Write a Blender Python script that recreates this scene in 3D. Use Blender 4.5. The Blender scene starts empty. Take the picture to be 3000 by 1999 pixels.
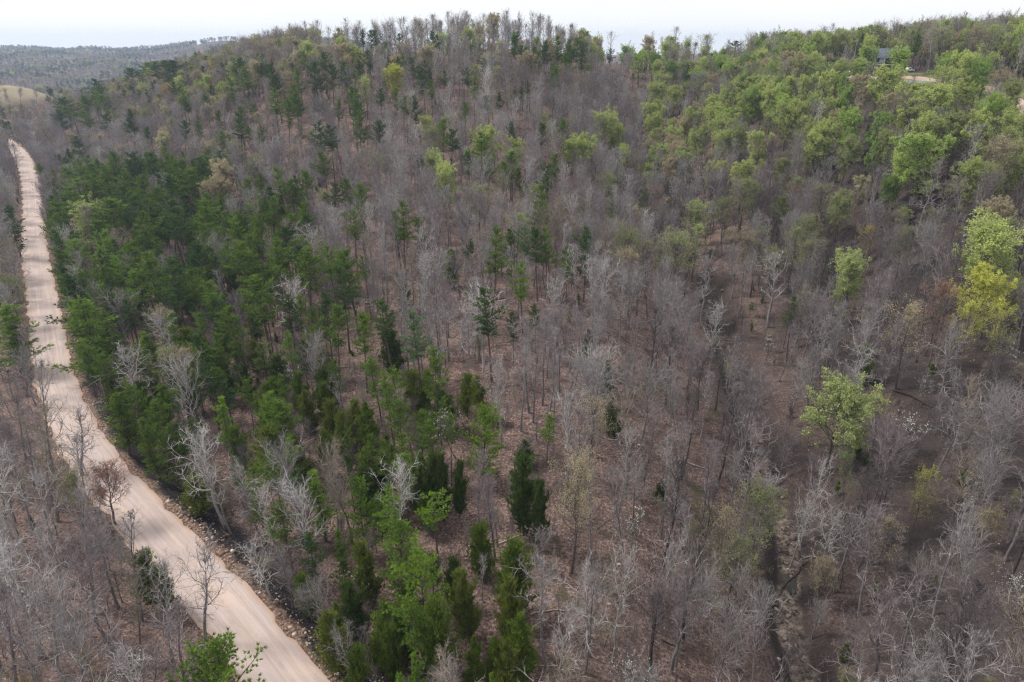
import bpy, math, random
import numpy as np
from mathutils import Vector, Matrix, Euler

# ------------------------------------------------------------------ camera, sky, sun, exposure
scene = bpy.context.scene
col = scene.collection
PITCH = math.radians(23.5)
F = 2000.0                                    # focal length in pixels of the 3000 px wide photo
cam_d = bpy.data.cameras.new("camera")
cam = bpy.data.objects.new("camera", cam_d)
col.objects.link(cam)
cam_d.sensor_width = 36.0
cam_d.lens = 24.0
cam_d.clip_start = 0.5
cam_d.clip_end = 30000.0
cam.location = (0, 0, 0)
cam.rotation_euler = (math.radians(90) - PITCH, 0, 0)
scene.camera = cam

SUN_EL, SUN_AZ = math.radians(52), math.radians(-70)      # azimuth from +Y towards +X
world = bpy.data.worlds.new("World")
scene.world = world
world.use_nodes = True
wn, wl = world.node_tree.nodes, world.node_tree.links
wn.clear()
w_out = wn.new("ShaderNodeOutputWorld")
w_bg = wn.new("ShaderNodeBackground")
w_sky = wn.new("ShaderNodeTexSky")
w_sky.sky_type = 'NISHITA'
w_sky.sun_disc = False
w_sky.sun_elevation = SUN_EL
w_sky.sun_rotation = SUN_AZ
w_sky.air_density = 1.0
w_sky.dust_density = 3.0
w_tc = wn.new("ShaderNodeTexCoord")
w_noise = wn.new("ShaderNodeTexNoise")
w_noise.inputs["Scale"].default_value = 2.2
w_noise.inputs["Detail"].default_value = 5.0
w_map = wn.new("ShaderNodeMapping")
w_map.inputs["Scale"].default_value = (1, 1, 3.5)
w_ramp = wn.new("ShaderNodeValToRGB")
w_ramp.color_ramp.elements[0].position = 0.3
w_ramp.color_ramp.elements[0].color = (9.3, 9.5, 9.75, 1)
w_ramp.color_ramp.elements[1].position = 0.6
w_ramp.color_ramp.elements[1].color = (10.0, 10.0, 10.0, 1)
w_mix = wn.new("ShaderNodeMix")
w_mix.data_type = 'RGBA'
w_mix.inputs["Factor"].default_value = 0.88
wl.new(w_tc.outputs["Generated"], w_map.inputs["Vector"])
wl.new(w_map.outputs["Vector"], w_noise.inputs["Vector"])
wl.new(w_noise.outputs["Fac"], w_ramp.inputs["Fac"])
wl.new(w_sky.outputs["Color"], w_mix.inputs[6])
wl.new(w_ramp.outputs["Color"], w_mix.inputs[7])
wl.new(w_mix.outputs[2], w_bg.inputs["Color"])
w_bg.inputs["Strength"].default_value = 0.087
wl.new(w_bg.outputs["Background"], w_out.inputs["Surface"])

sun_d = bpy.data.lights.new("sun", 'SUN')
sun_d.energy = 2.7
sun_d.angle = math.radians(12)
sun_d.color = (1.0, 0.95, 0.88)
sun = bpy.data.objects.new("sun", sun_d)
col.objects.link(sun)
sdir = Vector((math.sin(SUN_AZ) * math.cos(SUN_EL), math.cos(SUN_AZ) * math.cos(SUN_EL), math.sin(SUN_EL)))
sun.rotation_euler = sdir.to_track_quat('Z', 'Y').to_euler()

vs = scene.view_settings
vs.view_transform = 'Standard'
vs.look = 'None'
vs.exposure = 0.5
vs.gamma = 1.0
vs.use_curve_mapping = False
scene.cycles.max_bounces = 5
scene.cycles.diffuse_bounces = 3
scene.cycles.glossy_bounces = 1
scene.cycles.transmission_bounces = 2
scene.cycles.transparent_max_bounces = 4
scene.cycles.use_denoising = True
scene.cycles.denoising_prefilter = 'NONE'
scene.cycles.pixel_filter_type = 'BLACKMAN_HARRIS'
scene.cycles.filter_width = 1.25
scene.cycles.use_adaptive_sampling = True
scene.cycles.adaptive_threshold = 0.02
HAZE_DENSITY = 1.4e-4

rng = np.random.default_rng(7)
random.seed(7)

# ------------------------------------------------------------------ picture <-> world (camera at the origin)
CP, SP = math.cos(PITCH), math.sin(PITCH)
def ray(px, py):
    u = (np.asarray(px, float) - 1500) / F
    v = (999.5 - np.asarray(py, float)) / F
    return u, CP + v * SP, -SP + v * CP
def project(x, y, z):
    zc = y * CP - z * SP
    yc = y * SP + z * CP
    zc = np.maximum(zc, 0.01)
    return 1500 + F * x / zc, 999.5 - F * yc / zc, zc

# ------------------------------------------------------------------ terrain
CT = []
def A(px, py, z):
    a, b, c = ray(px, py); s = z / c
    CT.append((a * s, b * s, z))
def B(px, r, z):
    t = math.atan2((px - 1500) / 2180.0, 1.0)
    CT.append((r * math.sin(t), r * math.cos(t), z))
for a in [(832,1990,-66),(480,1500,-66),(250,1200,-66),(130,950,-66),(90,780,-66),(80,620,-67),(60,440,-68),
          (0,1990,-64),(0,1500,-65),(-500,1500,-61),(1200,1990,-68),(1600,1990,-67),(2000,1990,-70),(2380,1990,-75),
          (2750,1990,-70),(3050,1990,-66),(3500,1990,-60),(1000,1500,-68),(1400,1500,-65),(1900,1500,-66),(2320,1560,-73),
          (2700,1500,-68),(3050,1400,-62),(3500,1400,-56),(2235,1350,-71),(1700,1250,-61),(1200,1200,-63),(700,1200,-66),
          (2660,1190,-62),(3000,1100,-56),(2150,1050,-67),(2050,800,-63),(1980,620,-57),(1900,480,-48),
          (1700,850,-56),(1200,850,-57),(700,800,-62),(300,750,-65),(2500,800,-56),(3000,780,-47)]:
    A(*a)
for b in [(300,330,-60),(0,400,-68),(-300,400,-66),(300,480,-50),(600,330,-47),(600,430,-26),(700,480,-15),(900,420,-8),(1000,330,-26),
          (1300,300,-28),(1300,390,-4.5),(1600,390,-5),(1600,290,-30),(1850,350,-33),(1850,420,-12),(2000,400,-13),(2300,290,-27),
          (2300,400,-12),(2600,230,-38),(2600,340,-10.8),(2500,430,-8),(2720,303,-12.5),(3000,272,-15),(2850,290,-13.5),(3000,200,-38),(3300,260,-22),
          (1300,560,-26),(1600,600,-28),(2000,600,-28),(2300,600,-18),(2600,600,-9),(3000,500,-6),(3300,600,-4),(3000,800,-3),(2300,900,-16),
          (530,560,-27),(360,570,-36),(220,560,-44),(220,760,-88),(530,800,-85),(0,700,-82),(0,520,-66),(900,700,-60),(100,540,-56),
          (0,1200,-86),(400,1200,-88),(0,1800,-72),(400,1800,-68),(800,1500,-72),(0,2600,-42),(400,2600,-48),(800,2200,-32),
          (-200,3400,-24),(30,3300,-20),(220,3500,-38),(400,3500,-38),(750,2900,-4),(900,3000,-2),(580,2900,-9),(1050,3000,-8),
          (1300,1500,-60),(2000,1500,-50),(2700,1500,-22),(3100,1500,-14),(1500,4500,-70),(3000,4500,-50),
          (-200,7000,-80),(500,7000,-80),(1500,7000,-90),(2500,7000,-90),(3300,7000,-80),(1500,30,-66),(400,30,-62),(2700,30,-62)]:
    B(*b)
CT = np.array(CT)
def warp(x, y):
    r = np.maximum(np.hypot(x, y), 5.0)
    return np.arctan2(x, y) * 1.6, np.log(r) * 0.9
cu, cv = warp(CT[:, 0], CT[:, 1])
def phi(d2):
    return 0.5 * d2 * np.log(d2 + 1e-12)
n = len(CT)
K = phi((cu[:, None] - cu) ** 2 + (cv[:, None] - cv) ** 2) + np.eye(n) * 0.0015
Pm = np.c_[np.ones(n), cu, cv]
M = np.block([[K, Pm], [Pm.T, np.zeros((3, 3))]])
sol = np.linalg.solve(M, np.r_[CT[:, 2], 0, 0, 0])
TW, TA = sol[:n], sol[n:]
def tps(x, y):
    x = np.asarray(x, float); y = np.asarray(y, float)
    sh = x.shape; x = x.ravel(); y = y.ravel()
    u, v = warp(x, y)
    out = TA[0] + TA[1] * u + TA[2] * v
    for i in range(len(TW)):
        out = out + TW[i] * phi((u - cu[i]) ** 2 + (v - cv[i]) ** 2)
    return out.reshape(sh)
_w = np.random.default_rng(3)
WAVES = [(math.cos(t), math.sin(t), p) for t, p in zip(_w.uniform(0, 2 * math.pi, 10), _w.uniform(0, 6.28, 10))]
def waves(x, y, L):
    s = 0
    for k, (cx, cy, p) in enumerate(WAVES):
        q = 2 * math.pi / L * (1 + 0.37 * (k % 4))
        s = s + np.sin((x * cx + y * cy) * q + p + 2.1 * np.sin((x * cy - y * cx) * q * 0.4 + p))
    return s / len(WAVES)

# the gravel road: its two edges as seen, put on the ground at about -66 m
EDGE = [(2300,950,1190),(2130,830,1035),(1999,738,931),(1900,655,868),(1800,574,791),(1700,489,706),(1600,393,595),(1500,312,502),(1400,232,392),
        (1333,198,330),(1250,150,280),(1150,112,232),(1050,92,203),(950,88,184),(850,76,164),(750,62,142),(680,64,130),(600,68,124),
        (520,62,114),(470,46,100),(430,24,66),(405,-20,30),(392,-70,-20)]
def on_plane(px, py, z):
    a, b, c = ray(px, py); s = z / c
    return np.array([a * s, b * s])
RL = np.array([on_plane(l, y, -66) for y, l, r in EDGE])
RR = np.array([on_plane(r, y, -66) for y, l, r in EDGE])
def resample(P, step):
    P = np.asarray(P, float)
    for _ in range(3):                                  # round the corners
        Q = [P[0]]
        for a, b in zip(P[:-1], P[1:]):
            Q += [a * 0.75 + b * 0.25, a * 0.25 + b * 0.75]
        Q.append(P[-1]); P = np.array(Q)
    d = np.r_[0, np.cumsum(np.linalg.norm(np.diff(P, axis=0), axis=1))]
    t = np.linspace(0, d[-1], max(2, int(d[-1] / step)))
    return np.array([np.interp(t, d, P[:, k]) for k in range(P.shape[1])]).T
rw = np.linalg.norm(RL - RR, axis=1)
ROAD = resample(np.c_[(RL + RR) / 2, rw], 1.5)
tan_r = np.gradient(ROAD[:, :2], axis=0); tan_r /= np.linalg.norm(tan_r, axis=1)[:, None]
nor_r = np.c_[tan_r[:, 1], -tan_r[:, 0]]                # to the right when walking away from the camera
hw_r = np.clip(ROAD[:, 2] * np.abs(nor_r[:, 0]) * 0.5, 3.6, 5.6)
hw_r = np.convolve(np.pad(hw_r, 12, mode='edge'), np.ones(25) / 25, 'valid')
RZ = -66.2 + 0 * ROAD[:, 0]
# the creek
CRK = [(2385,2250),(2382,1995),(2384,1942),(2396,1880),(2360,1805),(2332,1747),(2328,1693),(2338,1640),(2330,1570),(2318,1500),(2290,1450),(2240,1400),(2238,1350),
       (2225,1270),(2205,1190),(2170,1080),(2120,960),(2080,850)]
CREEK = resample(np.array([on_plane(px, py, -71.5 if py > 1200 else -67) for px, py in CRK]), 1.5)
def poly_dist(x, y, P):
    """distance, index of the closest vertex, signed side"""
    best = np.full(x.shape, 1e9); idx = np.zeros(x.shape, int)
    for i in range(len(P)):
        d = (x - P[i, 0]) ** 2 + (y - P[i, 1]) ** 2
        m = d < best
        best = np.where(m, d, best); idx = np.where(m, i, idx)
    return np.sqrt(best), idx
# clearings (picture column, distance, radius, kind)
def at(px, r):
    t = math.atan2((px - 1500) / 2180.0, 1.0)
    return r * math.sin(t), r * math.cos(t)
CLEAR = [(2452,352,20),(2490,380,26),(2520,415,28),(2560,345,13),(2600,322,13),(2650,318,13),(2700,312,12),(2760,303,12),(2830,292,12),(2900,285,15),(2960,276,15),(3040,265,16),
         (-30,800,34),(120,840,40),(170,900,32),(45,3150,120),(200,2600,60),(2300,560,30)]
CLEAR = [(*at(p, r), q) for p, r, q in CLEAR]
DOME = at(-25, 800)
DRIVE = resample(np.array([at(2425,352), at(2470,345), at(2520,334), at(2590,324), at(2660,318), at(2700,313), at(2760,304), at(2830,297), at(2900,289), at(2960,279), at(3060,262), at(3200,240)]), 2.0)

def ground(x, y, detail=True):
    x = np.asarray(x, float); y = np.asarray(y, float)
    z = tps(x, y)
    r = np.hypot(x, y)
    far = np.clip((r - 650) / 900, 0, 1)
    z = z + far * waves(x, y, 620) * 34 + np.clip((r - 450) / 500, 0, 1) * waves(x + 40, y, 190) * 4
    z = z + waves(x, y, 34) * 0.5
    d = (x - DOME[0]) ** 2 + (y - DOME[1]) ** 2
    z = np.where(d < 40000, np.maximum(z, -86 + 52 * np.exp(-d / (2 * 50.0 ** 2))), z)
    near = r < 720
    if near.any():
        xs, ys, zs = x[near], y[near], z[near]
        dist, i = poly_dist(xs, ys, ROAD)
        side = (xs - ROAD[i, 0]) * nor_r[i, 0] + (ys - ROAD[i, 1]) * nor_r[i, 1]
        e = dist - hw_r[i]
        wz = RZ[i]
        # right bank: a lip of rubble, then a drop; left: level into the wood
        drop = np.where(side > 0, -2.6 * np.clip((e - 1.6) / 4.5, 0, 1) + 0.25 * np.clip(1 - np.abs(e - 0.8) / 0.9, 0, 1), -0.2 * np.clip(e / 2, 0, 1))
        k = np.clip((e - 4) / 14.0, 0, 1); k = k * k * (3 - 2 * k)
        zs = (wz + drop - 0.15) * (1 - k) + zs * k
        sel = xs > 0
        if sel.any():
            dc, j = poly_dist(xs[sel], ys[sel], CREEK)
            zs[sel] = zs[sel] - 2.5 * np.clip((4.4 - dc) / 2.4, 0, 1) - 1.2 * np.exp(-(dc / 12.0) ** 2)
        z = z.copy(); z[near] = zs
    return z

def hit(px, py, h=0.0, rmin=38.0, rmax=5000.0):
    """the ground point whose point h metres up is seen at the pixel"""
    a, b, c = ray(px, py)
    L = math.hypot(a, b)
    rr = np.geomspace(rmin, rmax, 500)
    g = ground(a / L * rr, b / L * rr) + h
    zr = c / L * rr
    k = np.nonzero(zr < g)[0]
    if len(k) == 0:
        m = np.argmin(np.where(rr < 900, zr - g, 1e9)); return np.array([a / L * rr[m], b / L * rr[m]])
    k = k[0]
    if k == 0: r = rr[0]
    else:
        f0, f1 = zr[k-1] - g[k-1], zr[k] - g[k]
        r = rr[k-1] + (rr[k] - rr[k-1]) * f0 / (f0 - f1)
    return np.array([a / L * r, b / L * r])

# ------------------------------------------------------------------ materials
def new_mat(name):
    m = bpy.data.materials.new(name); m.use_nodes = True
    nt = m.node_tree; nt.nodes.clear()
    out = nt.nodes.new("ShaderNodeOutputMaterial")
    return m, nt, out
def nd(nt, t, **kw):
    x = nt.nodes.new(t)
    for k, v in kw.items():
        setattr(x, k, v)
    return x
def mixc(nt, fac, a, b, mode='MIX'):
    x = nd(nt, "ShaderNodeMix", data_type='RGBA', blend_type=mode)
    for sock, v in ((0, fac), (6, a), (7, b)):
        if hasattr(v, 'is_linked') or isinstance(v, bpy.types.NodeSocket): nt.links.new(v, x.inputs[sock])
        elif sock == 0: x.inputs[0].default_value = v
        else: x.inputs[sock].default_value = (*v, 1)
    return x.outputs[2]
def noise(nt, scale, detail=4, vec=None, rough=0.6, dist=0.0):
    x = nd(nt, "ShaderNodeTexNoise")
    x.inputs["Scale"].default_value = scale; x.inputs["Detail"].default_value = detail
    x.inputs["Roughness"].default_value = rough; x.inputs["Distortion"].default_value = dist
    if vec is not None: nt.links.new(vec, x.inputs["Vector"])
    return x.outputs["Fac"]
def ramp(nt, fac, stops):
    x = nd(nt, "ShaderNodeValToRGB"); cr = x.color_ramp
    while len(cr.elements) < len(stops): cr.elements.new(0.5)
    for e, (p, c) in zip(cr.elements, stops):
        e.position = p; e.color = (*c, 1) if len(c) == 3 else c
    nt.links.new(fac, x.inputs["Fac"])
    return x.outputs["Color"]
def mapr(nt, v, a, b, c=0.0, d=1.0):
    x = nd(nt, "ShaderNodeMapRange")
    nt.links.new(v, x.inputs[0])
    for i, q in zip((1, 2, 3, 4), (a, b, c, d)): x.inputs[i].default_value = q
    return x.outputs[0]
def math_(nt, op, a, b=None):
    x = nd(nt, "ShaderNodeMath", operation=op)
    for i, v in ((0, a), (1, b)):
        if v is None: continue
        if isinstance(v, bpy.types.NodeSocket): nt.links.new(v, x.inputs[i])
        else: x.inputs[i].default_value = v
    return x.outputs[0]
def bump(nt, h, s, d):
    x = nd(nt, "ShaderNodeBump"); x.inputs["Strength"].default_value = s; x.inputs["Distance"].default_value = d
    nt.links.new(h, x.inputs["Height"]); return x.outputs["Normal"]
def principled(nt, out, colr, rough=0.9, normal=None, spec=0.2):
    p = nd(nt, "ShaderNodeBsdfPrincipled")
    if isinstance(colr, bpy.types.NodeSocket): nt.links.new(colr, p.inputs["Base Color"])
    else: p.inputs["Base Color"].default_value = (*colr, 1)
    p.inputs["Roughness"].default_value = rough
    p.inputs["Specular IOR Level"].default_value = spec
    if normal is not None: nt.links.new(normal, p.inputs["Normal"])
    nt.links.new(p.outputs[0], out.inputs["Surface"]); return p
def attr(nt, name, typ='GEOMETRY'):
    x = nd(nt, "ShaderNodeAttribute"); x.attribute_type = typ; x.attribute_name = name
    return x

# ground
m_ground, nt, out = new_mat("ground_litter")
pos = nd(nt, "ShaderNodeNewGeometry").outputs["Position"]
n1 = noise(nt, 0.045, 5, pos); n2 = noise(nt, 2.6, 5, pos, 0.8); n3 = noise(nt, 0.35, 4, pos); n4 = noise(nt, 9.0, 3, pos, 0.8)
litter = ramp(nt, n2, [(0.35, (0.026, 0.017, 0.015)), (0.46, (0.112, 0.072, 0.064)), (0.55, (0.205, 0.140, 0.122)), (0.65, (0.37, 0.285, 0.25))])
litter = mixc(nt, mapr(nt, n3, 0.46, 0.66, 0, .8), litter, (0.055, 0.038, 0.032))
litter = mixc(nt, mapr(nt, n4, 0.62, 0.72), litter, (0.42, 0.34, 0.30))
moss = mixc(nt, n2, (0.045, 0.055, 0.022), (0.10, 0.10, 0.05))
litter = mixc(nt, math_(nt, 'MULTIPLY', mapr(nt, n1, 0.52, 0.64), mapr(nt, n3, 0.40, 0.62, 0, 0.75)), litter, moss)
dark = attr(nt, "shade_dark").outputs["Fac"]  # mask that paints shade into the litter, strongest on the right
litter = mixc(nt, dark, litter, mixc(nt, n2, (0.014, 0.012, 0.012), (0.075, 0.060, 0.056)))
grassc = ramp(nt, noise(nt, 0.12, 6, pos), [(0.35, (0.07, 0.085, 0.03)), (0.52, (0.13, 0.14, 0.055)), (0.66, (0.21, 0.175, 0.12))])
litter = mixc(nt, attr(nt, "grass").outputs["Fac"], litter, grassc)
strawc = ramp(nt, noise(nt, 0.05, 5, pos), [(0.35, (0.22, 0.20, 0.12)), (0.6, (0.29, 0.24, 0.17))])
litter = mixc(nt, attr(nt, "straw").outputs["Fac"], litter, strawc)
clay = ramp(nt, n2, [(0.40, (0.045, 0.03, 0.024)), (0.52, (0.17, 0.11, 0.08)), (0.64, (0.38, 0.29, 0.24))])
litter = mixc(nt, attr(nt, "clay").outputs["Fac"], litter, clay)
char = ramp(nt, n2, [(0.40, (0.012, 0.011, 0.013)), (0.58, (0.045, 0.038, 0.038)), (0.70, (0.12, 0.10, 0.095))])
litter = mixc(nt, attr(nt, "char").outputs["Fac"], litter, char)
stone = ramp(nt, noise(nt, 0.8, 5, pos, 0.7), [(0.38, (0.03, 0.025, 0.023)), (0.52, (0.15, 0.12, 0.10)), (0.65, (0.28, 0.225, 0.19))])
litter = mixc(nt, attr(nt, "stone").outputs["Fac"], litter, stone)
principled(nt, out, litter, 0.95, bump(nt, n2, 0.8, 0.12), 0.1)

# bare twigs and bark
def bark_mat(name, base=None, k=1.0):
    m, nt, out = new_mat(name)
    tc = nd(nt, "ShaderNodeTexCoord").outputs["Object"]
    nz = noise(nt, 1.3, 4, tc)
    if base is None: c = attr(nt, "tint", 'INSTANCER').outputs["Color"]
    else:
        rgb = nd(nt, "ShaderNodeRGB"); rgb.outputs[0].default_value = (*base, 1); c = rgb.outputs[0]
    c = mixc(nt, mapr(nt, nz, 0.35, 0.65), mixc(nt, 1.0, c, (0.62 * k, 0.61 * k, 0.62 * k), 'MULTIPLY'), mixc(nt, 1.0, c, (1.12 * k, 1.12 * k, 1.12 * k), 'MULTIPLY'))
    principled(nt, out, c, 0.9, None, 0.15)
    return m
m_twig = bark_mat("twig_bark", None, 0.88)
m_limb = bark_mat("limb_bark", None, 1.12)
m_bole = bark_mat("bole_bark", None, 0.72)
m_pinebark = bark_mat("pine_bark", (0.13, 0.10, 0.09))
m_budtwig = bark_mat("budding_twig_bark", (0.19, 0.165, 0.145))
def leaf_mat(name, lo=0.55, hi=1.25, transl=0.3, scale=1.2):
    m, nt, out = new_mat(name)
    tc = nd(nt, "ShaderNodeTexCoord").outputs["Object"]
    c = attr(nt, "tint", 'INSTANCER').outputs["Color"]
    nz = noise(nt, scale, 3, tc)
    geo = nd(nt, "ShaderNodeNewGeometry").outputs["Random Per Island"]
    f = math_(nt, 'ADD', math_(nt, 'MULTIPLY', mapr(nt, nz, 0.3, 0.7), 0.6), math_(nt, 'MULTIPLY', geo, 0.4))
    c = mixc(nt, f, mixc(nt, 1.0, c, (lo, lo, lo * 1.05), 'MULTIPLY'), mixc(nt, 1.0, c, (hi, hi * 0.98, hi * 0.9), 'MULTIPLY'))
    d = nd(nt, "ShaderNodeBsdfDiffuse"); t = nd(nt, "ShaderNodeBsdfTranslucent"); mx = nd(nt, "ShaderNodeMixShader")
    nt.links.new(c, d.inputs[0]); nt.links.new(c, t.inputs[0]); mx.inputs[0].default_value = transl
    nt.links.new(d.outputs[0], mx.inputs[1]); nt.links.new(t.outputs[0], mx.inputs[2]); nt.links.new(mx.outputs[0], out.inputs[0])
    return m
m_needle = leaf_mat("pine_needles", 0.42, 1.5, 0.25, 0.8)
m_leaf = leaf_mat("young_leaves", 0.65, 1.2, 0.35)
m_petal = leaf_mat("white_blossom", 0.9, 1.05, 0.3)

# gravel road
m_road, nt, out = new_mat("road_gravel")
uv = nd(nt, "ShaderNodeUVMap").outputs["UV"]
sep = nd(nt, "ShaderNodeSeparateXYZ"); nt.links.new(uv, sep.inputs[0])
mp = nd(nt, "ShaderNodeMapping"); nt.links.new(uv, mp.inputs[0]); mp.inputs["Scale"].default_value = (1.5, 0.045, 1)
mp2 = nd(nt, "ShaderNodeMapping"); nt.links.new(uv, mp2.inputs[0]); mp2.inputs["Scale"].default_value = (0.28, 0.09, 1)
pos = nd(nt, "ShaderNodeNewGeometry").outputs["Position"]
st = noise(nt, 1.0, 5, mp.outputs[0], 0.6, 0.3); bl = noise(nt, 1.0, 5, mp2.outputs[0], 0.6, 0.5); fine = noise(nt, 6.0, 4, pos, 0.75)
c = ramp(nt, st, [(0.32, (0.37, 0.30, 0.275)), (0.5, (0.44, 0.355, 0.325)), (0.66, (0.50, 0.41, 0.38))])
c = mixc(nt, mapr(nt, bl, 0.52, 0.68, 0, 0.7), c, (0.57, 0.44, 0.35))
c = mixc(nt, mapr(nt, bl, 0.44, 0.30, 0, 0.6), c, (0.41, 0.37, 0.38))
edge = math_(nt, 'ABSOLUTE', math_(nt, 'SUBTRACT', sep.outputs[0], 5.0))
edge = math_(nt, 'ADD', edge, math_(nt, 'MULTIPLY', math_(nt, 'SUBTRACT', st, 0.5), 3.0))
c = mixc(nt, mapr(nt, edge, 4.1, 4.9, 0, 0.8), c, (0.40, 0.26, 0.18))
mp3 = nd(nt, "ShaderNodeMapping"); nt.links.new(uv, mp3.inputs[0]); mp3.inputs["Scale"].default_value = (0.75, 0.16, 1)
pt = noise(nt, 1.0, 6, mp3.outputs[0], 0.7, 1.2)
c = mixc(nt, mapr(nt, pt, 0.56, 0.66, 0, 0.45), c, (0.30, 0.24, 0.215))
rut = math_(nt, 'ABSOLUTE', math_(nt, 'SUBTRACT', math_(nt, 'ABSOLUTE', math_(nt, 'SUBTRACT', math_(nt, 'ADD', sep.outputs[0], math_(nt, 'MULTIPLY', bl, 1.2)), 5.6)), 1.7))
c = mixc(nt, math_(nt, 'MULTIPLY', mapr(nt, rut, 0.55, 0.15), mapr(nt, bl, 0.35, 0.6, .08, .36)), c, (0.60, 0.50, 0.46))
c = mixc(nt, mapr(nt, fine, 0.35, 0.7, 0, 0.35), c, (0.35, 0.28, 0.25))
principled(nt, out, c, 0.95, bump(nt, math_(nt, 'ADD', math_(nt, 'MULTIPLY', st, 2.0), fine), 0.35, 0.10), 0.1)

def plain(name, a, b=None, scale=3.0, rough=0.8, spec=0.3):
    m, nt, out = new_mat(name)
    b = b or tuple(q * 0.7 for q in a)
    pos = nd(nt, "ShaderNodeTexCoord").outputs["Object"]
    principled(nt, out, mixc(nt, mapr(nt, noise(nt, scale, 4, pos), 0.35, 0.65), a, b), rough, None, spec)
    return m

# ------------------------------------------------------------------ mesh helpers
def mesh_np(name, V, faces_list, mats, midx=None, smooth=False):
    """V n x 3; faces_list: arrays of faces (m x k)"""
    me = bpy.data.meshes.new(name)
    V = np.asarray(V, np.float32)
    me.vertices.add(len(V)); me.vertices.foreach_set("co", V.ravel())
    tot = [f.shape[1] for f in faces_list for _ in range(1)]
    nl = sum(f.size for f in faces_list); npoly = sum(len(f) for f in faces_list)
    me.loops.add(nl); me.polygons.add(npoly)
    me.loops.foreach_set("vertex_index", np.concatenate([f.ravel() for f in faces_list]).astype(np.int32))
    sizes = np.concatenate([np.full(len(f), f.shape[1]) for f in faces_list])
    me.polygons.foreach_set("loop_start", (np.cumsum(sizes) - sizes).astype(np.int32))
    if midx is not None:
        me.polygons.foreach_set("material_index", np.concatenate([np.full(len(f), k) for f, k in zip(faces_list, midx)]).astype(np.int32))
    for m in mats: me.materials.append(m)
    me.update(calc_edges=True)
    if smooth: me.shade_smooth()
    return me
def prisms(S, sides=3):
    """S: k x 8 (p0, p1, r0, r1)"""
    S = np.asarray(S, float)
    p0, p1, r0, r1 = S[:, 0:3], S[:, 3:6], S[:, 6], S[:, 7]
    d = p1 - p0; d /= np.linalg.norm(d, axis=1)[:, None] + 1e-9
    ref = np.where(np.abs(d[:, 2:3]) > 0.9, [[1.0, 0, 0]], [[0, 0, 1.0]])
    u = np.cross(d, ref); u /= np.linalg.norm(u, axis=1)[:, None]; w = np.cross(d, u)
    V = []
    for k in range(sides):
        a = 2 * math.pi * k / sides
        V.append(p0 + (u * math.cos(a) + w * math.sin(a)) * r0[:, None])
    for k in range(sides):
        a = 2 * math.pi * k / sides
        V.append(p1 + (u * math.cos(a) + w * math.sin(a)) * r1[:, None])
    V = np.stack(V, 1).reshape(-1, 3)
    b = np.arange(len(S))[:, None] * 2 * sides
    Fq = np.concatenate([b + np.array([[k, (k + 1) % sides, sides + (k + 1) % sides, sides + k]]) for k in range(sides)])
    return V, Fq
def rand_dirs(g, n):
    v = g.normal(size=(n, 3)); return v / np.linalg.norm(v, axis=1)[:, None]
def leaf_quads(g, C, size, flat=0.0):
    C = np.asarray(C); n = len(C)
    a = rand_dirs(g, n); a[:, 2] *= (1 - flat); a /= np.linalg.norm(a, axis=1)[:, None]
    b = rand_dirs(g, n); b[:, 2] *= (1 - flat); b = b - a * (a * b).sum(1)[:, None]; b /= np.linalg.norm(b, axis=1)[:, None] + 1e-9
    s = (size * g.uniform(0.6, 1.35, n))[:, None]
    V = np.stack([C - a * s * 0.5, C - b * s * 0.36, C + a * s * 0.5, C + b * s * 0.36], 1).reshape(-1, 3)
    return V, np.arange(n)[:, None] * 4 + np.array([[0, 1, 2, 3]])
def blades(g, C, D, nb, length, width, spread):
    """nb needle sprays (triangles) per tuft"""
    C = np.repeat(np.asarray(C), nb, 0); D = np.repeat(np.asarray(D), nb, 0); n = len(C)
    d = D + rand_dirs(g, n) * spread; d /= np.linalg.norm(d, axis=1)[:, None]
    side = np.cross(d, rand_dirs(g, n)); side /= np.linalg.norm(side, axis=1)[:, None] + 1e-9
    L = (length * g.uniform(0.6, 1.25, n))[:, None]
    C = C + rand_dirs(g, n) * 0.06
    V = np.stack([C - side * width * 0.5, C + side * width * 0.5, C + d * L], 1).reshape(-1, 3)
    return V, np.arange(n)[:, None] * 3 + np.array([[0, 1, 2]])
def join(parts):
    V = []; Fs = []; o = 0
    for v, f in parts:
        V.append(v); Fs.append(f + o); o += len(v)
    return np.concatenate(V), Fs

def nrm(v): return v / (np.linalg.norm(v) + 1e-9)
def grow(g, S, T, p, d, L, r, lvl, spec):
    """spec: list per level of (nseg, wander, up, nchild, child length ratio, child angle); T collects tips"""
    nseg, wander, up, nch, ratio, ang = spec[lvl]
    last = lvl == len(spec) - 1
    seg = L / nseg; rr = r; ph = g.uniform(0, 6.28); made = 0
    for i in range(nseg):
        d = nrm(d + g.normal(size=3) * wander + np.array([0, 0, up]))
        q = p + d * seg
        r2 = r * (1 - 0.72 * (i + 1) / nseg)
        S.append((*p, *q, rr, r2))
        if not last:
            want = int(round(nch * (i + 1) / nseg))
            while made < want:
                made += 1; ph += 2.4
                t = g.uniform(0.1, 1.0)
                frac = (i + t) / nseg
                if frac < 0.18 and nseg > 1: frac = 0.18
                ref = np.array([1.0, 0, 0]) if abs(d[2]) > 0.9 else np.array([0, 0, 1.0])
                u = nrm(np.cross(d, ref)); w = np.cross(d, u)
                a = ang * g.uniform(0.75, 1.25)
                cd = d * math.cos(a) + (u * math.cos(ph) + w * math.sin(ph)) * math.sin(a)
                grow(g, S, T, p + d * seg * t, cd, L * ratio * (1.15 - 0.55 * frac) * g.uniform(0.75, 1.2), max(rr * 0.62, (0.038, 0.016, 0.007, 0.006)[min(lvl, 3)]), lvl + 1, spec)
        else:
            T.append((*((p + q) / 2), *d))
        p = q; rr = r2
    T.append((*p, *d))

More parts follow.
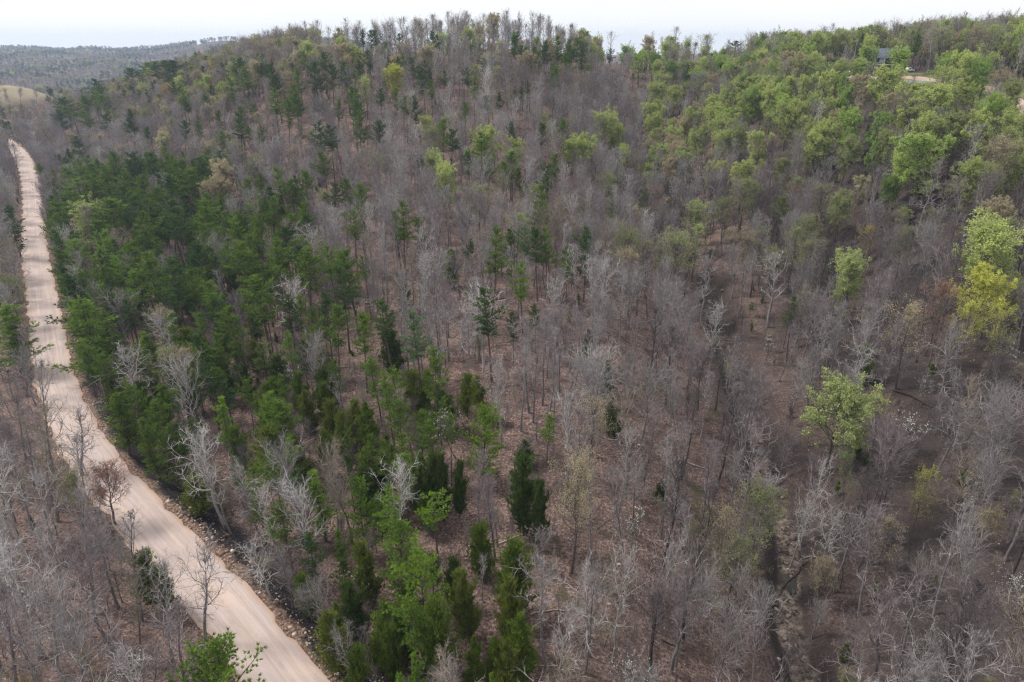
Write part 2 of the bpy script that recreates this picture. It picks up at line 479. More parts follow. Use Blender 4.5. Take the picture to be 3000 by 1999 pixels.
def bole(g, H, r, bend, top=1.0, n=10, fork=0):
    """trunk points from the ground up"""
    pts = [np.array([0, 0, -1.0])]; d = np.array([0, 0, 1.0])
    p = np.zeros(3); pts.append(p.copy()); off = np.zeros(2)
    for i in range(n):
        off = off * 0.6 + g.normal(size=2) * bend * .75
        p = p + np.array([off[0], off[1], H * top / n]); pts.append(p.copy())
    pts = np.array(pts)
    rad = r * np.r_[1.35, 1.15, (1 - np.linspace(1 / n, 1, n)) ** 0.8 * 0.92 + 0.06]
    return pts, rad
def tube(pts, rad, sides=7):
    n = len(pts); V = []
    for i in range(n):
        for k in range(sides):
            a = 2 * math.pi * k / sides
            V.append(pts[i] + np.array([math.cos(a), math.sin(a), 0]) * rad[i])
    V = np.array(V)
    Fq = np.array([[i * sides + k, i * sides + (k + 1) % sides, (i + 1) * sides + (k + 1) % sides, (i + 1) * sides + k] for i in range(n - 1) for k in range(sides)])
    return V, Fq
def along(pts, H):
    def f(z):
        return np.array([np.interp(z, pts[:, 2], pts[:, 0]), np.interp(z, pts[:, 2], pts[:, 1]), z])
    return f

def hardwood(seed, H, W, cb, style, twig=1.0):
    """returns trunk mesh data, branch segments, tips"""
    g = np.random.default_rng(seed); S = []; T = []
    if style == 'slender':
        pts, rad = bole(g, H, 0.24, 0.10, 0.96)
        nl, spec, el = 13, [(6, .16, .10, 6, .50, .75), (4, .2, .06, 4, .56, .75), (2, .2, .04, 3, .62, .6), (1, .2, .05, 0, 0, 0)], (0.50, 1.0)
    elif style == 'broad':
        pts, rad = bole(g, H, 0.30, 0.15, 0.80)
        nl, spec, el = 11, [(8, .20, .09, 7, .50, .85), (5, .24, .06, 4, .52, .85), (2, .28, .03, 3, .62, .7), (1, .2, .03, 0, 0, 0)], (0.6, 1.25)
    else:                                                       # dome
        pts, rad = bole(g, H, 0.25, 0.13, 0.72)
        nl, spec, el = 13, [(6, .14, .13, 7, .50, .62), (4, .16, .10, 4, .56, .6), (2, .18, .06, 3, .62, .5), (1, .2, .05, 0, 0, 0)], (0.4, 0.95)
    f = along(pts, H); ph = g.uniform(0, 6.28); top = pts[-1][2]
    for i in range(nl):
        t = (i + g.uniform(0.1, 0.9)) / nl
        z = H * cb + (top - H * cb) * t
        ph += 2.4 + g.normal() * 0.3
        incl = el[1] * (1 - t) + el[0] * t * 0.7
        shape = {'slender': (0.75 + 0.9 * t - 1.15 * t * t), 'broad': (1.0 + 0.35 * t - 0.75 * t * t), 'dome': (0.75 + 1.0 * t - 0.9 * t * t)}[style]
        L = W / 2 / max(math.sin(incl), 0.55) * shape * g.uniform(0.75, 1.2)
        L = min(L, (H * 1.03 - z) / max(math.cos(incl), 0.3))
        if L < 0.7: L = 0.7
        d = np.array([math.cos(ph) * math.sin(incl), math.sin(ph) * math.sin(incl), math.cos(incl)])
        r = np.interp(z, pts[:, 2], rad) * 0.5
        grow(g, S, T, f(z), d, L, max(r * 1.2, 0.062), 0, spec)
    for k in range(3):                                          # leader splits
        d = nrm(np.array([g.normal() * .35, g.normal() * .35, 1.0]))
        grow(g, S, T, pts[-1].copy(), d, max(H - top, 1.2), max(rad[-1], .04), 0, spec)
    # a few thin dead stubs low on the bole
    for k in range(6):
        z = H * g.uniform(0.18, cb); a = g.uniform(0, 6.28)
        grow(g, S, T, f(z), np.array([math.cos(a), math.sin(a), 0.3]), g.uniform(.6, 2.0), .025, 2, spec)
    S = np.array(S); S[:, 6:8] = np.maximum(S[:, 6:8], 0.0) * 1.0
    S[:, 6] = np.maximum(S[:, 6], 0.006 * twig); S[:, 7] = np.maximum(S[:, 7], 0.0035 * twig)
    return (pts, rad), S, np.array(T)

def make_bare(seed, H, W, cb, style, twig=1.0):
    (pts, rad), S, T = hardwood(seed, H, W, cb, style, twig)
    big = S[:, 6] > 0.018
    V, Fs = join([prisms(S[big], 4), prisms(S[~big])])
    crown = mesh_np("bare_crown", V, Fs, [m_limb, m_twig], [0, 1])
    v, f = tube(pts, rad)
    trunk = mesh_np("bare_trunk", v, [f], [m_bole], smooth=True)
    return trunk, crown
def make_leafy(seed, H, W, cb, style, nleaf, size, keep=1.0, mat=None, flat=0.0, upper=0.0):
    (pts, rad), S, T = hardwood(seed, H, W, cb, style)
    g = np.random.default_rng(seed + 99)
    C = T[:, :3]
    if upper > 0: C = C[C[:, 2] > H * upper]
    # leave out whole clumps so that the sky and the twigs show through
    k = np.sin(C[:, 0] * 1.1 + seed) + np.sin(C[:, 1] * 1.2 + seed * 2) + np.sin(C[:, 2] * 1.4)
    C = C[(k > -1.1 + 1.6 * (1 - keep)) | (g.random(len(C)) < 0.15)]
    C = np.repeat(C, nleaf, 0) + g.normal(size=(len(C) * nleaf, 3)) * 0.17
    v1, f1 = prisms(S); v2, f2 = leaf_quads(g, C, size, flat)
    V, Fs = join([(v1, f1), (v2, f2)])
    crown = mesh_np("leafy_crown", V, Fs, [m_budtwig, mat or m_leaf], [0, 1])
    v, f = tube(pts, rad)
    trunk = mesh_np("leafy_trunk", v, [f], [m_pinebark], smooth=True)
    return trunk, crown
def make_pine(seed, H, W, cb, shape='round', nb=13, length=0.36, lean=0.0):
    g = np.random.default_rng(seed); S = []; T = []
    pts, rad = bole(g, H, 0.20, 0.06, 0.985)
    f = along(pts, H); z = H * cb; ph = 0.0
    while z < H * 0.985:
        t = (z / H - cb) / (1 - cb)
        prof = {'round': (0.62 + 1.25 * t - 1.75 * t * t) if t > 0.15 else 0.45 + 2.2 * t,
                'cone': (1.0 * (1 - t) ** 0.6 + 0.05) * (.75 + .35 * math.sin(z * 2.2 + seed)), 'open': 0.7 + 0.6 * t - 1.05 * t * t}[shape]
        nw = int(g.integers(3, 6)); incl = 1.5 - 0.75 * t + g.normal() * 0.08
        if shape == 'cone': incl = 1.62 - 0.7 * t
        for k in range(nw):
            if g.random() < 0.12: continue
            ph += 2 * math.pi / nw + g.normal() * 0.25
            L = max(0.35, W / 2 * prof * g.uniform(0.55, 1.25) * (.86 + .24 * math.sin(2 * ph + z * 1.3 + seed)))
            if math.sin(ph * 1.0 + z * 2.1 + seed * 3) > .82: continue
            d = np.array([math.cos(ph) * math.sin(incl), math.sin(ph) * math.sin(incl), math.cos(incl)])
            p = f(z + g.uniform(-.15, .15)); ns = max(2, int(L / 0.55)); r = 0.02 + 0.018 * L; dd = d
            for i in range(ns):
                dd = nrm(dd + g.normal(size=3) * 0.10 + np.array([0, 0, 0.07]))
                q = p + dd * L / ns; S.append((*p, *q, r * (1 - i / ns) + .012, r * (1 - (i + 1) / ns) + .01))
                if (i + 1) / ns > 0.3:
                    for sgn in (-1, 1, 0):
                        side = nrm(np.cross(dd, [0, 0, 1.0])) * (sgn * 0.9) + g.normal(size=3) * 0.25
                        bd = nrm(dd * 0.8 + side + np.array([0, 0, .22])); bl = g.uniform(0.35, 0.8) * (0.5 + 0.25 * L) * (0.5 if sgn == 0 else 1)
                        e = p + bd * bl; S.append((*p, *e, .014, .008))
                        T.append((*e, *nrm(bd + np.array([0, 0, .5]))))
                        if bl > 0.5: T.append((*(p + bd * bl * .55), *nrm(bd + np.array([0, 0, .4]))))
                p = q
            T.append((*p, *nrm(dd + np.array([0, 0, .5]))))
        z += g.uniform(0.42, 0.7)
    for k in range(5):
        T.append((*(pts[-1] + np.array([0, 0, -.3 * k + .3])), 0, 0, 1))
    for k in range(9):                                          # dead snags under the crown
        zz = H * g.uniform(cb * .55, cb); a = g.uniform(0, 6.28); p = f(zz)
        q = p + np.array([math.cos(a), math.sin(a), -0.1]) * g.uniform(.5, 1.5); S.append((*p, *q, .03, .01))
    T = np.array(T)
    v1, f1 = prisms(np.array(S)); v2, f2 = blades(g, T[:, :3], T[:, 3:], nb, length, 0.085, 0.85)
    V, Fs = join([(v1, f1), (v2, f2)])
    crown = mesh_np("pine_crown", V, Fs, [m_pinebark, m_needle], [0, 1])
    v, fq = tube(pts, rad)
    return mesh_np("pine_trunk", v, [fq], [m_pinebark], smooth=True), crown
def make_cedar(seed, H, W, prof_pow=0.8, low=0.06):
    g = np.random.default_rng(seed); S = []; T = []
    pts, rad = bole(g, H, 0.13, 0.04, 0.97)
    f = along(pts, H); z = H * low; ph = 0.0
    while z < H * 0.97:
        t = z / H
        Rr = W / 2 * ((1 - t) ** prof_pow) * (0.5 + 0.5 * min(1, t / 0.3))
        for k in range(6):
            ph += 1.05 + g.normal() * 0.3
            L = max(0.2, Rr * g.uniform(0.4, 1.3) * (.80 + .34 * math.sin(z * 1.9 + ph * 1.0 + seed))); incl = 1.05 - 0.5 * t
            d = np.array([math.cos(ph) * math.sin(incl), math.sin(ph) * math.sin(incl), math.cos(incl)])
            p = f(z); S.append((*p, *(p + d * L), .025, .01))
            m = max(2, int(L / 0.28))
            for i in range(m):
                q = p + d * L * (0.35 + 0.65 * (i + 1) / m) + g.normal(size=3) * 0.12
                T.append((*q, *nrm(d + np.array([0, 0, 1.1]))))
                if L > .8:
                    T.append((*(q + g.normal(size=3) * .25), *nrm(d + np.array([0, 0, 1.1]))))
        z += g.uniform(0.16, 0.26)
    T.append((*pts[-1], 0, 0, 1)); T = np.array(T)
    v1, f1 = prisms(np.array(S)); v2, f2 = blades(g, T[:, :3], T[:, 3:], 5, 0.50, 0.10, 0.6)
    V, Fs = join([(v1, f1), (v2, f2)])
    crown = mesh_np("cedar_crown", V, Fs, [m_pinebark, m_needle], [0, 1])
    v, fq = tube(pts, rad, 6)
    return mesh_np("cedar_trunk", v, [fq], [m_pinebark], smooth=True), crown
def make_dogwood(seed, H=6.0, W=5.0):
    (pts, rad), S, T = hardwood(seed, H, W, 0.38, 'broad')
    rad = rad * 0.45; S[:, 6:8] *= 0.6; S[:, 6:8] = np.maximum(S[:, 6:8], .009)
    g = np.random.default_rng(seed + 5)
    # flowers in level layers
    C = T[:, :3]; lay = np.abs(np.sin(C[:, 2] * 3.2 + np.sin(C[:, 0] * .9) + np.cos(C[:, 1] * .8)))
    C = C[(lay < 0.42) & (C[:, 2] > H * .42) & (g.random(len(C)) < .6)]
    v1, f1 = prisms(S); v2, f2 = leaf_quads(g, C + g.normal(size=C.shape) * .05, 0.17, 0.55)
    V, Fs = join([(v1, f1), (v2, f2)])
    crown = mesh_np("dogwood_crown", V, Fs, [m_budtwig, m_petal], [0, 1])
    v, f = tube(pts, rad)
    return mesh_np("dogwood_trunk", v, [f], [m_pinebark], smooth=True), crown

# the kinds: key -> (object name, category, H0, W0, [ (trunk, crown) ... ])
LIB = {
 'B': [('slender', make_bare(11, 17, 5.6, .42, 'slender')), ('slender', make_bare(12, 17, 6.4, .36, 'slender')), ('slender', make_bare(13, 17, 5.2, .50, 'slender')),
       ('slender', make_bare(14, 17, 6.8, .40, 'slender')), ('broad', make_bare(15, 17, 10.5, .34, 'broad')), ('broad', make_bare(16, 17, 9.5, .30, 'broad')),
       ('dome', make_bare(17, 17, 8.5, .34, 'dome')), ('dome', make_bare(18, 17, 7.4, .30, 'dome')), ('broad', make_bare(19, 17, 11.0, .40, 'broad')),
       ('slender', make_bare(20, 17, 4.6, .55, 'slender')), ('slender', make_bare(21, 17, 5.4, .30, 'slender')), ('slender', make_bare(22, 17, 6.0, .46, 'slender')), ('dome', make_bare(23, 17, 6.6, .42, 'dome')), ('broad', make_bare(24, 17, 8.4, .45, 'broad'))],
 'G': [('leafy', make_leafy(31, 15, 8.5, .30, 'dome', 7, .21)), ('leafy', make_leafy(32, 15, 7.6, .34, 'dome', 7, .21)), ('leafy', make_leafy(33, 15, 8.5, .36, 'broad', 8, .21)),
       ('leafy', make_leafy(34, 15, 7.0, .30, 'slender', 8, .21)),
       ('budding', make_leafy(35, 15, 8.2, .32, 'dome', 3, .15, .75)), ('budding', make_leafy(36, 15, 7.6, .35, 'slender', 2, .15, .8)), ('budding', make_leafy(37, 15, 9.0, .32, 'broad', 2, .15, .7))],
 'P': [('pine', make_pine(51, 17, 7.4, .54)), ('pine', make_pine(52, 17, 6.8, .60)), ('pine', make_pine(53, 17, 7.6, .48, 'open')), ('pine', make_pine(54, 17, 6.4, .50, 'open')),
       ('cone', make_pine(55, 15, 6.6, .18, 'cone')), ('pine', make_pine(56, 17, 7.6, .62, 'round')), ('cone', make_pine(57, 12, 5.6, .2, 'cone', 13, .40)),
       ('cone', make_pine(58, 14, 10.6, .14, 'round', 16, .30))],
 'C': [('cedar', make_cedar(71, 9, 5.0, .42)), ('cedar', make_cedar(72, 9, 5.4, .34)), ('cedar', make_cedar(73, 9, 4.6, .55))],
 'D': [('dogwood', make_dogwood(91)), ('dogwood', make_dogwood(92, 6.0, 5.6))],
}
H0 = {'B': [17] * 14, 'G': [15] * 7, 'P': [17, 17, 17, 17, 15, 17, 12, 14], 'C': [9] * 3, 'D': [6, 6]}
W0 = {'B': [6.6, 7.4, 6.2, 7.8, 11.5, 10.5, 9.5, 8.5, 12, 5.4, 6.4, 7.0, 7.6, 9.4], 'G': [9.5, 8.8, 9.5, 8, 9.2, 8.6, 10], 'P': [7.6, 7.0, 7.8, 6.4, 6.8, 7.6, 5.8, 11.0], 'C': [5.0, 5.4, 4.6], 'D': [5.4, 6.0]}
VN = {'slender': [0, 1, 2, 3], 'broad': [4, 5, 8], 'dome': [6, 7]}
TILES = [(0,0),(1000,0),(2000,0),(0,667),(1000,667),(2000,667),(0,1333),(1000,1333),(2000,1333)]
# ------------------------------------------------------------------ the trees one can tell apart in the photo
# kind tile x ytop crownwidth [h=height] [t=tint] [v=variant] [| phrase that names a landmark tree]
TREES = '''
P 5 1030 0 170|broad pine at the clump of tall pines above the clearing
P 5 1180 20 120
P 5 1255 0 120 t=pale
P 5 1360 5 150 t=dark
P 5 1420 10 120
P 5 1690 0 160|lone round-topped pine with a bare dark trunk
P 5 1520 170 130
P 5 1560 130 100
P 5 900 85 100 t=dark
P 5 1250 240 130 t=bright v=3
P 5 1345 520 100 h=11
P 5 1030 415 180|dark green pine alone among grey bare trunks
P 5 1190 590 95 h=11
P 5 130 590 170 t=bright
P 5 320 510 170
P 5 510 590 175 t=pale v=3
P 5 240 890 170 t=bright v=2 h=14
P 5 640 835 200 t=mid v=2
P 5 960 1240 290 t=lime v=7 h=14|bright green full pine in the middle
P 5 640 1290 170 h=14
P 5 740 1290 110 h=13
P 5 70 150 250
P 5 0 280 160
C 5 170 1200 150
C 5 80 1200 120
C 5 470 990 160 h=10
C 5 350 720 160 t=dark h=10
C 5 860 1010 120
C 5 960 1020 130
C 5 700 1130 180 t=dark h=8
C 5 1900 1170 120 t=dark h=8|lone dark cedar among bare grey trunks
C 5 1700 700 85 t=dark h=8
C 5 1250 1470 110 t=dark h=5
C 5 560 1010 120
C 5 420 400 80 t=dark h=8
B 5 280 0 130 t=pale v=3 h=19|whitest slender trunk with a forked top
B 5 560 0 170 t=pale v=1 h=19
B 5 860 520 280 t=pale v=4 h=16|pale crooked tree with long low white limbs
B 5 1130 140 140 t=pale v=0
B 5 1100 880 260 t=pale v=4 h=17|pale leaning tree with drooping fine branches
B 5 1330 690 190 t=grey v=1 h=18
B 5 1450 360 230 t=pale v=3
B 5 1560 300 200 t=grey v=2
B 5 720 300 220 t=mauve v=6
B 5 1750 640 260 t=grey v=3
B 5 1590 900 240 t=grey v=1
B 5 2120 900 330 t=grey v=6
B 5 2200 380 260 t=grey v=1
B 5 1990 260 180 t=grey v=0
B 5 500 1350 180 t=mauve v=7 h=10
B 5 430 230 150 t=tan v=2
D 5 190 500 95|small white dogwood under the dense pines
D 5 810 790 70 t=sparse
D 5 630 1260 60
D 5 780 1270 110 h=9|white dogwood behind the bright green full pine
G 5 1950 20 220 t=olive v=4
G 5 2280 60 280 t=pale v=4|pale green tree with an airy dome
P 8 110 165 250 t=bright v=7 h=14
P 8 300 230 190 t=bright v=3 h=14
P 8 370 380 330 t=bright v=7 h=15
P 8 650 280 200 t=lime v=1 h=13|small bright pine standing alone on leaf litter
P 8 560 620 430 t=lime v=7 h=17|biggest bright green pine at the lower middle
P 8 1060 1490 100 t=lime v=6 h=9
P 8 520 1360 140 t=bright v=6 h=10
P 8 400 1450 130 t=bright v=6 h=9
C 8 1260 -20 200 t=dark h=14 v=0|tall dark cedar between pines and bare trees
C 8 1370 190 130 t=dark h=11
C 8 690 0 110 t=dark h=12
C 8 600 0 130 t=dark h=12
C 8 800 50 100 t=dark h=10
C 8 1180 590 250 h=12
C 8 1170 910 190 h=11
C 8 870 810 190 h=11
C 8 630 1010 260 h=12
C 8 1230 1080 230 h=11
C 8 1140 1300 190 h=10
C 8 1050 1250 150 h=9
C 8 900 1260 140 h=9
C 8 230 1070 200 h=10
C 8 100 920 190 t=dark h=9
C 8 1290 1510 100 h=6
C 8 2210 190 90 t=dark h=4.5
C 8 960 490 180 h=9
C 8 60 1300 150 h=8
C 8 330 1180 160 h=9
C 8 420 840 170 t=dark h=8
C 8 740 700 120 t=dark h=8
B 8 380 0 350 t=white v=4 h=16|white spreading tree behind bright pines
B 8 930 0 190 t=mauve v=1 h=15
B 8 1070 150 160 t=mauve v=7 h=12
G 8 1620 30 340 t=tan v=4 h=18|tan budding tree over the leaf litter
B 8 1770 90 200 t=grey v=3 h=16
B 8 2020 120 250 t=grey v=1 h=17
B 8 1720 760 260 t=grey v=0 h=16|straight grey tree at the bottom edge
B 8 1930 640 320 t=white v=5 h=17|white tree with wide crooked arms
B 8 2230 460 330 t=pale v=4 h=18
B 8 800 1400 220 t=pale v=6 h=9
B 8 680 1450 160 t=pale v=6 h=8
B 8 60 1120 200 t=pale v=5 h=11
B 8 970 680 90 t=white v=2 h=8
B 8 1350 480 200 t=grey v=7 h=7
D 8 1990 1370 240 h=7|white dogwood on the leaf litter at the bottom
D 8 280 1540 160 h=5
D 8 2020 400 200 t=sparse h=8
D 8 120 850 150 t=sparse h=6
P 4 560 460 330 t=mid v=4 h=20|huge pine leaning over the gravel road
P 4 480 300 230 t=dark v=4 h=17
P 4 700 560 180 t=mid v=4 h=15
P 4 1400 90 170
P 4 1030 170 250 v=2
P 4 900 90 160 t=mid
P 4 1180 220 200 t=dark v=3
P 4 1600 520 200 t=mid v=0
P 4 1790 330 240 t=mid v=0
P 4 1660 100 210 t=mid v=0
P 4 1900 90 180 t=mid v=2
P 4 2080 120 200 t=mid v=0
P 4 2290 130 160 t=bright v=1
P 4 2280 540 200 t=mid v=0 h=18
P 4 2330 880 120 t=mid v=0 h=14
P 4 1790 790 160 t=olive v=3 h=12
P 4 1450 840 160 t=mid v=3 h=12
P 4 1110 1080 180 t=mid v=6 h=13
P 4 1510 1180 140 t=lime v=6 h=11|small vivid green pine by the pale trees
P 4 920 1060 300 t=mid v=7 h=15
P 4 790 1150 200 t=mid v=6 h=12
P 4 1000 1310 150 t=mid v=6 h=12
P 4 1140 1370 220 t=mid v=7 h=12
P 4 2120 560 120 t=mid
P 4 1060 740 150 t=mid v=6 h=11
P 4 960 730 120 t=bright v=6 h=9
P 4 1780 1150 110 t=bright v=6 h=10
P 4 1550 1060 150 t=dark v=3 h=10
P 4 0 520 260 t=bright v=4 h=16|bright pine on the road's far side bank
P 4 60 590 240 t=mid v=4 h=14
C 4 1900 870 160 t=dark h=9
C 4 2050 1010 120 h=9
C 4 1880 1040 130 h=8
C 4 1840 1370 250 h=10
C 4 2100 1120 140 h=9
C 4 2240 1060 120 h=9
C 4 2230 1390 130 h=9
C 4 2340 1290 120 h=9
C 4 2060 1420 150 h=9
C 4 1640 1370 130 h=8
C 4 1300 420 150 h=8
C 4 1480 430 150 h=8
C 4 1050 960 120 h=8
B 4 1980 340 300 t=white v=4 h=17|white spreading tree inside the pine stand
B 4 1150 590 240 t=pale v=1 h=17
B 4 1270 880 280 t=pale v=6 h=18|dense pale tree leaning among the cedars
B 4 880 800 360 t=pale v=5 h=16
B 4 600 380 260 t=pale v=6 h=14
B 4 800 440 240 t=pale v=6 h=16
B 4 840 200 190 t=grey v=1 h=15
B 4 1370 560 130 t=grey v=7 h=10
B 4 1400 1340 400 t=white v=4 h=18|white bent tree on the bank above the road
B 4 440 1270 360 t=mauve v=5 h=12|dark bare tree over the middle of the road
B 4 1210 1100 230 t=grey v=5 h=11
B 4 1520 480 120 t=grey v=1 h=12
B 4 2330 970 140 t=pale v=4 h=12
B 4 40 700 200 t=mauve v=1 h=15
B 4 130 850 200 t=grey v=6 h=12
G 4 560 90 260 t=olive v=5 h=15
G 4 2160 240 130 t=pale v=1 h=9
G 4 710 300 100 t=orange v=1 h=7|small orange-yellow tree beside the road pines
D 4 1990 945 120 h=7|bright white dogwood among dark cedars
D 4 1450 690 90 h=6
D 4 1880 1165 90 h=5
D 4 700 1200 70 h=5
D 4 30 980 120 t=sparse h=6
D 4 1440 650 50 h=5
B 7 170 180 360 t=pale v=1 h=18|tallest grey tree on the near side of the road
B 7 20 400 300 t=pale v=3 h=17
B 7 430 300 280 t=grey v=1 h=16
B 7 620 400 260 t=grey v=2 h=15
B 7 270 520 260 t=pale v=0 h=15
G 7 690 90 300 t=red v=4 h=10|red budding tree leaning over the road
B 7 1270 670 420 t=grey v=5 h=14|grey tree spread across the gravel
B 7 1010 780 340 t=pale v=1 h=15
B 7 950 1290 260 t=grey v=6 h=9
B 7 1480 0 200 t=pale v=1 h=14
B 7 1700 10 260 t=pale v=5 h=15
B 7 1860 200 250 t=white v=1 h=15
B 7 2060 180 340 t=white v=7 h=16|white many-limbed tree by the road bank
B 7 2270 60 180 t=pale v=7 h=12
B 7 1800 560 300 t=white v=5 h=10
B 7 1980 620 240 t=grey v=6 h=9
B 7 2250 830 220 t=pale v=6 h=10
B 7 130 1100 300 t=grey v=3 h=14
B 7 400 1000 260 t=grey v=7 h=11
B 7 750 1200 250 t=mauve v=7 h=10
G 7 590 1330 180 t=orange v=6 h=8
G 7 480 130 200 t=olive v=4 h=10
G 7 60 1440 160 t=orange v=6 h=7
P 7 1400 1262 620 t=bright v=7 h=15|wide bright pine at the bottom beside the road
C 7 980 665 190 t=mid h=9|green cedar at the road's near edge
C 7 1100 780 130 t=mid h=7
P 7 2180 90 190 t=lime v=6 h=13
P 7 2340 530 130 t=mid v=6 h=10
C 7 2100 830 130 h=7
C 7 2290 1100 220 h=9
C 7 2340 1050 100 h=8
C 7 1330 150 180 h=7
C 7 1340 100 100 h=7
D 7 880 1430 230 h=6|white dogwood beside the wide bright pine
D 7 1340 1270 90 h=5
B 9 940 0 230 t=white v=5 h=18
B 9 400 0 180 t=grey v=0 h=17
B 9 840 270 250 t=white v=4 h=14|white gnarled tree over the creek bend
B 9 1040 400 280 t=white v=5 h=13
B 9 620 150 260 t=pale v=1 h=16
B 9 120 400 210 t=grey v=1 h=17
G 9 290 430 240 t=tan v=5 h=17
B 9 600 930 280 t=pale v=6 h=16
B 9 2130 520 380 t=grey v=6 h=17|broad grey tree at the lower corner
B 9 1710 700 320 t=grey v=5 h=16
B 9 1330 320 220 t=mauve v=7 h=13
B 9 1500 840 520 t=mauve v=4 h=17
B 9 1700 1160 380 t=pale v=5 h=15
B 9 2250 0 300 t=grey v=6 h=16
B 9 1260 1100 320 t=mauve v=5 h=13
B 9 2150 900 330 t=mauve v=6 h=16
B 9 470 850 250 t=grey v=3 h=15
B 9 60 880 200 t=grey v=2 h=17
B 9 960 970 180 t=pale v=6 h=8
G 9 1700 100 200 t=yellow v=6 h=13|tree with yellow tips in the dark hollow
G 9 2120 350 220 t=orange v=6 h=8|ochre layered small tree near the corner
G 9 1420 480 260 t=tan v=5 h=13
G 9 1000 730 210 t=tan v=4 h=9|round tan bush-like tree on the creek bank
G 9 1180 0 110 t=green v=6 h=11
G 9 1150 1480 120 t=yellow v=6 h=5
D 9 2070 120 130 t=sparse h=7
D 9 2290 880 210 h=6|white dogwood at the lower corner
G 6 1095 1085 410 t=pale v=0 h=17|isolated soft green leafy tree
G 6 1200 215 270 t=pale v=1 h=17|green leafy tree behind the isolated one
G 6 2230 -10 450 t=ygb v=0 h=19|wide yellow-green tree at the picture's edge
G 6 2130 290 290 t=yellow v=2 h=16|bright yellow tree at the edge
G 6 2050 530 250 t=yellow v=5 h=14
G 6 2240 560 200 t=yellow v=6 h=14
G 6 1390 1140 190 t=orange v=6 h=10|small orange tree behind a dogwood
G 6 790 20 220 t=olive v=5 h=17
G 6 100 0 220 t=pale v=5 h=16
G 6 620 150 150 t=olive v=4
D 6 1560 1280 190 h=7|layered white dogwood near the fallen trunk
D 6 1970 30 150 h=8|white dogwood by the yellow-green trees
D 6 990 235 70 h=7
D 6 600 755 90 t=sparse h=7
D 6 2320 830 70 h=7
D 6 1700 1040 90 t=sparse h=6
B 6 1910 1170 350 t=grey v=6 h=15|twiggy grey dome-shaped tree near the dogwood
B 6 2250 1080 240 t=grey v=6 h=13
B 6 660 190 250 t=pale v=1 h=19|tall pale forked tree at the hollow's rim
B 6 250 540 260 t=pale v=3 h=18
B 6 180 200 200 t=grey v=1
B 6 1290 640 320 t=pale v=5 h=18|pale wide-limbed tree above the leafy tree
G 6 1600 550 320 t=tan v=5 h=17
B 6 1920 640 280 t=grey v=5 h=18
G 6 1830 430 260 t=rust v=5 h=17|rust-brown budding tree beside the yellow one
B 6 1340 330 250 t=mauve v=6
B 6 1820 120 360 t=mauve v=6 h=16
G 6 1540 20 160 t=olive v=4
G 6 1270 5 170 t=orange v=5
B 6 480 980 260 t=grey v=5 h=16
B 6 330 900 230 t=mauve v=1
B 6 700 1400 220 t=mauve v=7 h=12
B 6 820 900 200 t=pale v=7 h=13
G 6 2310 380 200 t=olive v=4
G 6 1590 600 100 t=tan v=6
G 2 370 475 140 t=yellow|bright yellow tree high on the hill
G 2 2060 355 130 t=lime2
G 2 1830 785 180 t=ygb|yellow-green pair at the hollow's head
G 2 1890 865 120 t=ygb
G 2 1550 975 120 t=ygb v=0
G 2 1670 940 190 t=ygb v=2|spreading yellow-green tree on the slope
G 2 990 885 200 t=ygb
P 2 950 920 150|tall pine in front of yellow foliage
G 2 600 815 100 t=ygb
G 2 240 1055 100 t=ygb
G 2 740 1150 190 t=ygb v=0|rounded yellow-green tree among grey crowns
G 2 640 1060 140 t=pale v=1
G 2 950 1290 170 t=pale v=5
G 2 1210 960 120 t=ygb
G 2 2160 585 120 t=ygb
G 2 2160 795 150 t=ygb
G 2 2150 725 130 t=ygb
G 2 2300 600 120 t=ygb
G 2 2300 880 130 t=ygb
G 2 2280 440 110 t=green
G 2 1290 383 130 t=tan v=1
G 2 1700 450 55 t=lime2
G 2 1780 370 60 t=lime2
G 2 1350 260 70 t=lime2
G 2 110 340 90 t=ygb
G 2 620 305 60 t=ygb
G 2 910 455 110 t=pale v=5
G 2 1050 120 130 t=tan v=1 h=17|round-crowned tan tree on the skyline
G 2 1020 295 80 t=orange
G 2 1430 850 60 t=ygb
G 2 1590 1230 120 t=rust v=5
P 2 860 478 75|pointed dark pine below the ridge
P 2 910 535 75
P 2 1090 640 60
P 2 1280 565 50
P 2 1170 600 45
P 2 1230 600 45
P 2 690 820 110
P 2 740 900 110
P 2 230 832 110
P 2 260 615 80
P 2 360 608 70
P 2 440 670 90
P 2 500 670 100
P 2 130 618 90
P 2 60 595 95
P 2 80 690 100
P 2 110 770 120
P 2 880 1040 95
P 2 1000 1085 100
P 2 1180 1045 110
P 2 1120 1120 120
P 2 1240 1160 75
P 2 540 1100 75
P 2 740 1100 80
P 2 1470 1058 85
P 2 1440 1145 130
P 2 1400 1100 60
P 2 1890 1208 65 t=mid v=3
P 2 2030 1155 55
P 2 2080 1320 85 h=12|dark pine with a crooked top in grey wood
P 2 1870 1395 100 h=14|dark round pine at the open slope's top
P 2 1390 1290 140
P 2 410 1405 140
P 2 40 1225 110
P 2 120 1268 130
P 2 70 1460 130
P 2 1180 850 75
P 2 1380 848 85
P 2 1570 965 60 t=dark
P 2 570 480 100
P 2 620 555 80
P 2 430 365 60
P 2 500 400 90
P 2 560 420 70
P 2 190 355 80
P 2 190 208 65
P 2 240 213 70
P 2 140 208 55
P 2 395 233 60
P 2 550 195 45
P 2 620 218 60
P 2 790 143 45
P 2 680 243 60
P 2 1180 253 70
P 2 1240 320 80
P 2 1290 330 70
P 2 1420 283 80
P 2 1560 278 100
P 2 1500 255 90
P 2 1600 335 100
P 2 1540 360 90
P 2 1660 350 60
P 2 1460 450 90
P 2 30 425 120
P 2 90 415 90
P 2 1850 340 55
P 2 680 370 60
P 2 320 400 50
P 2 850 700 80
P 1 1650 400 95|dark pine at the hill's shoulder
P 1 1700 460 110
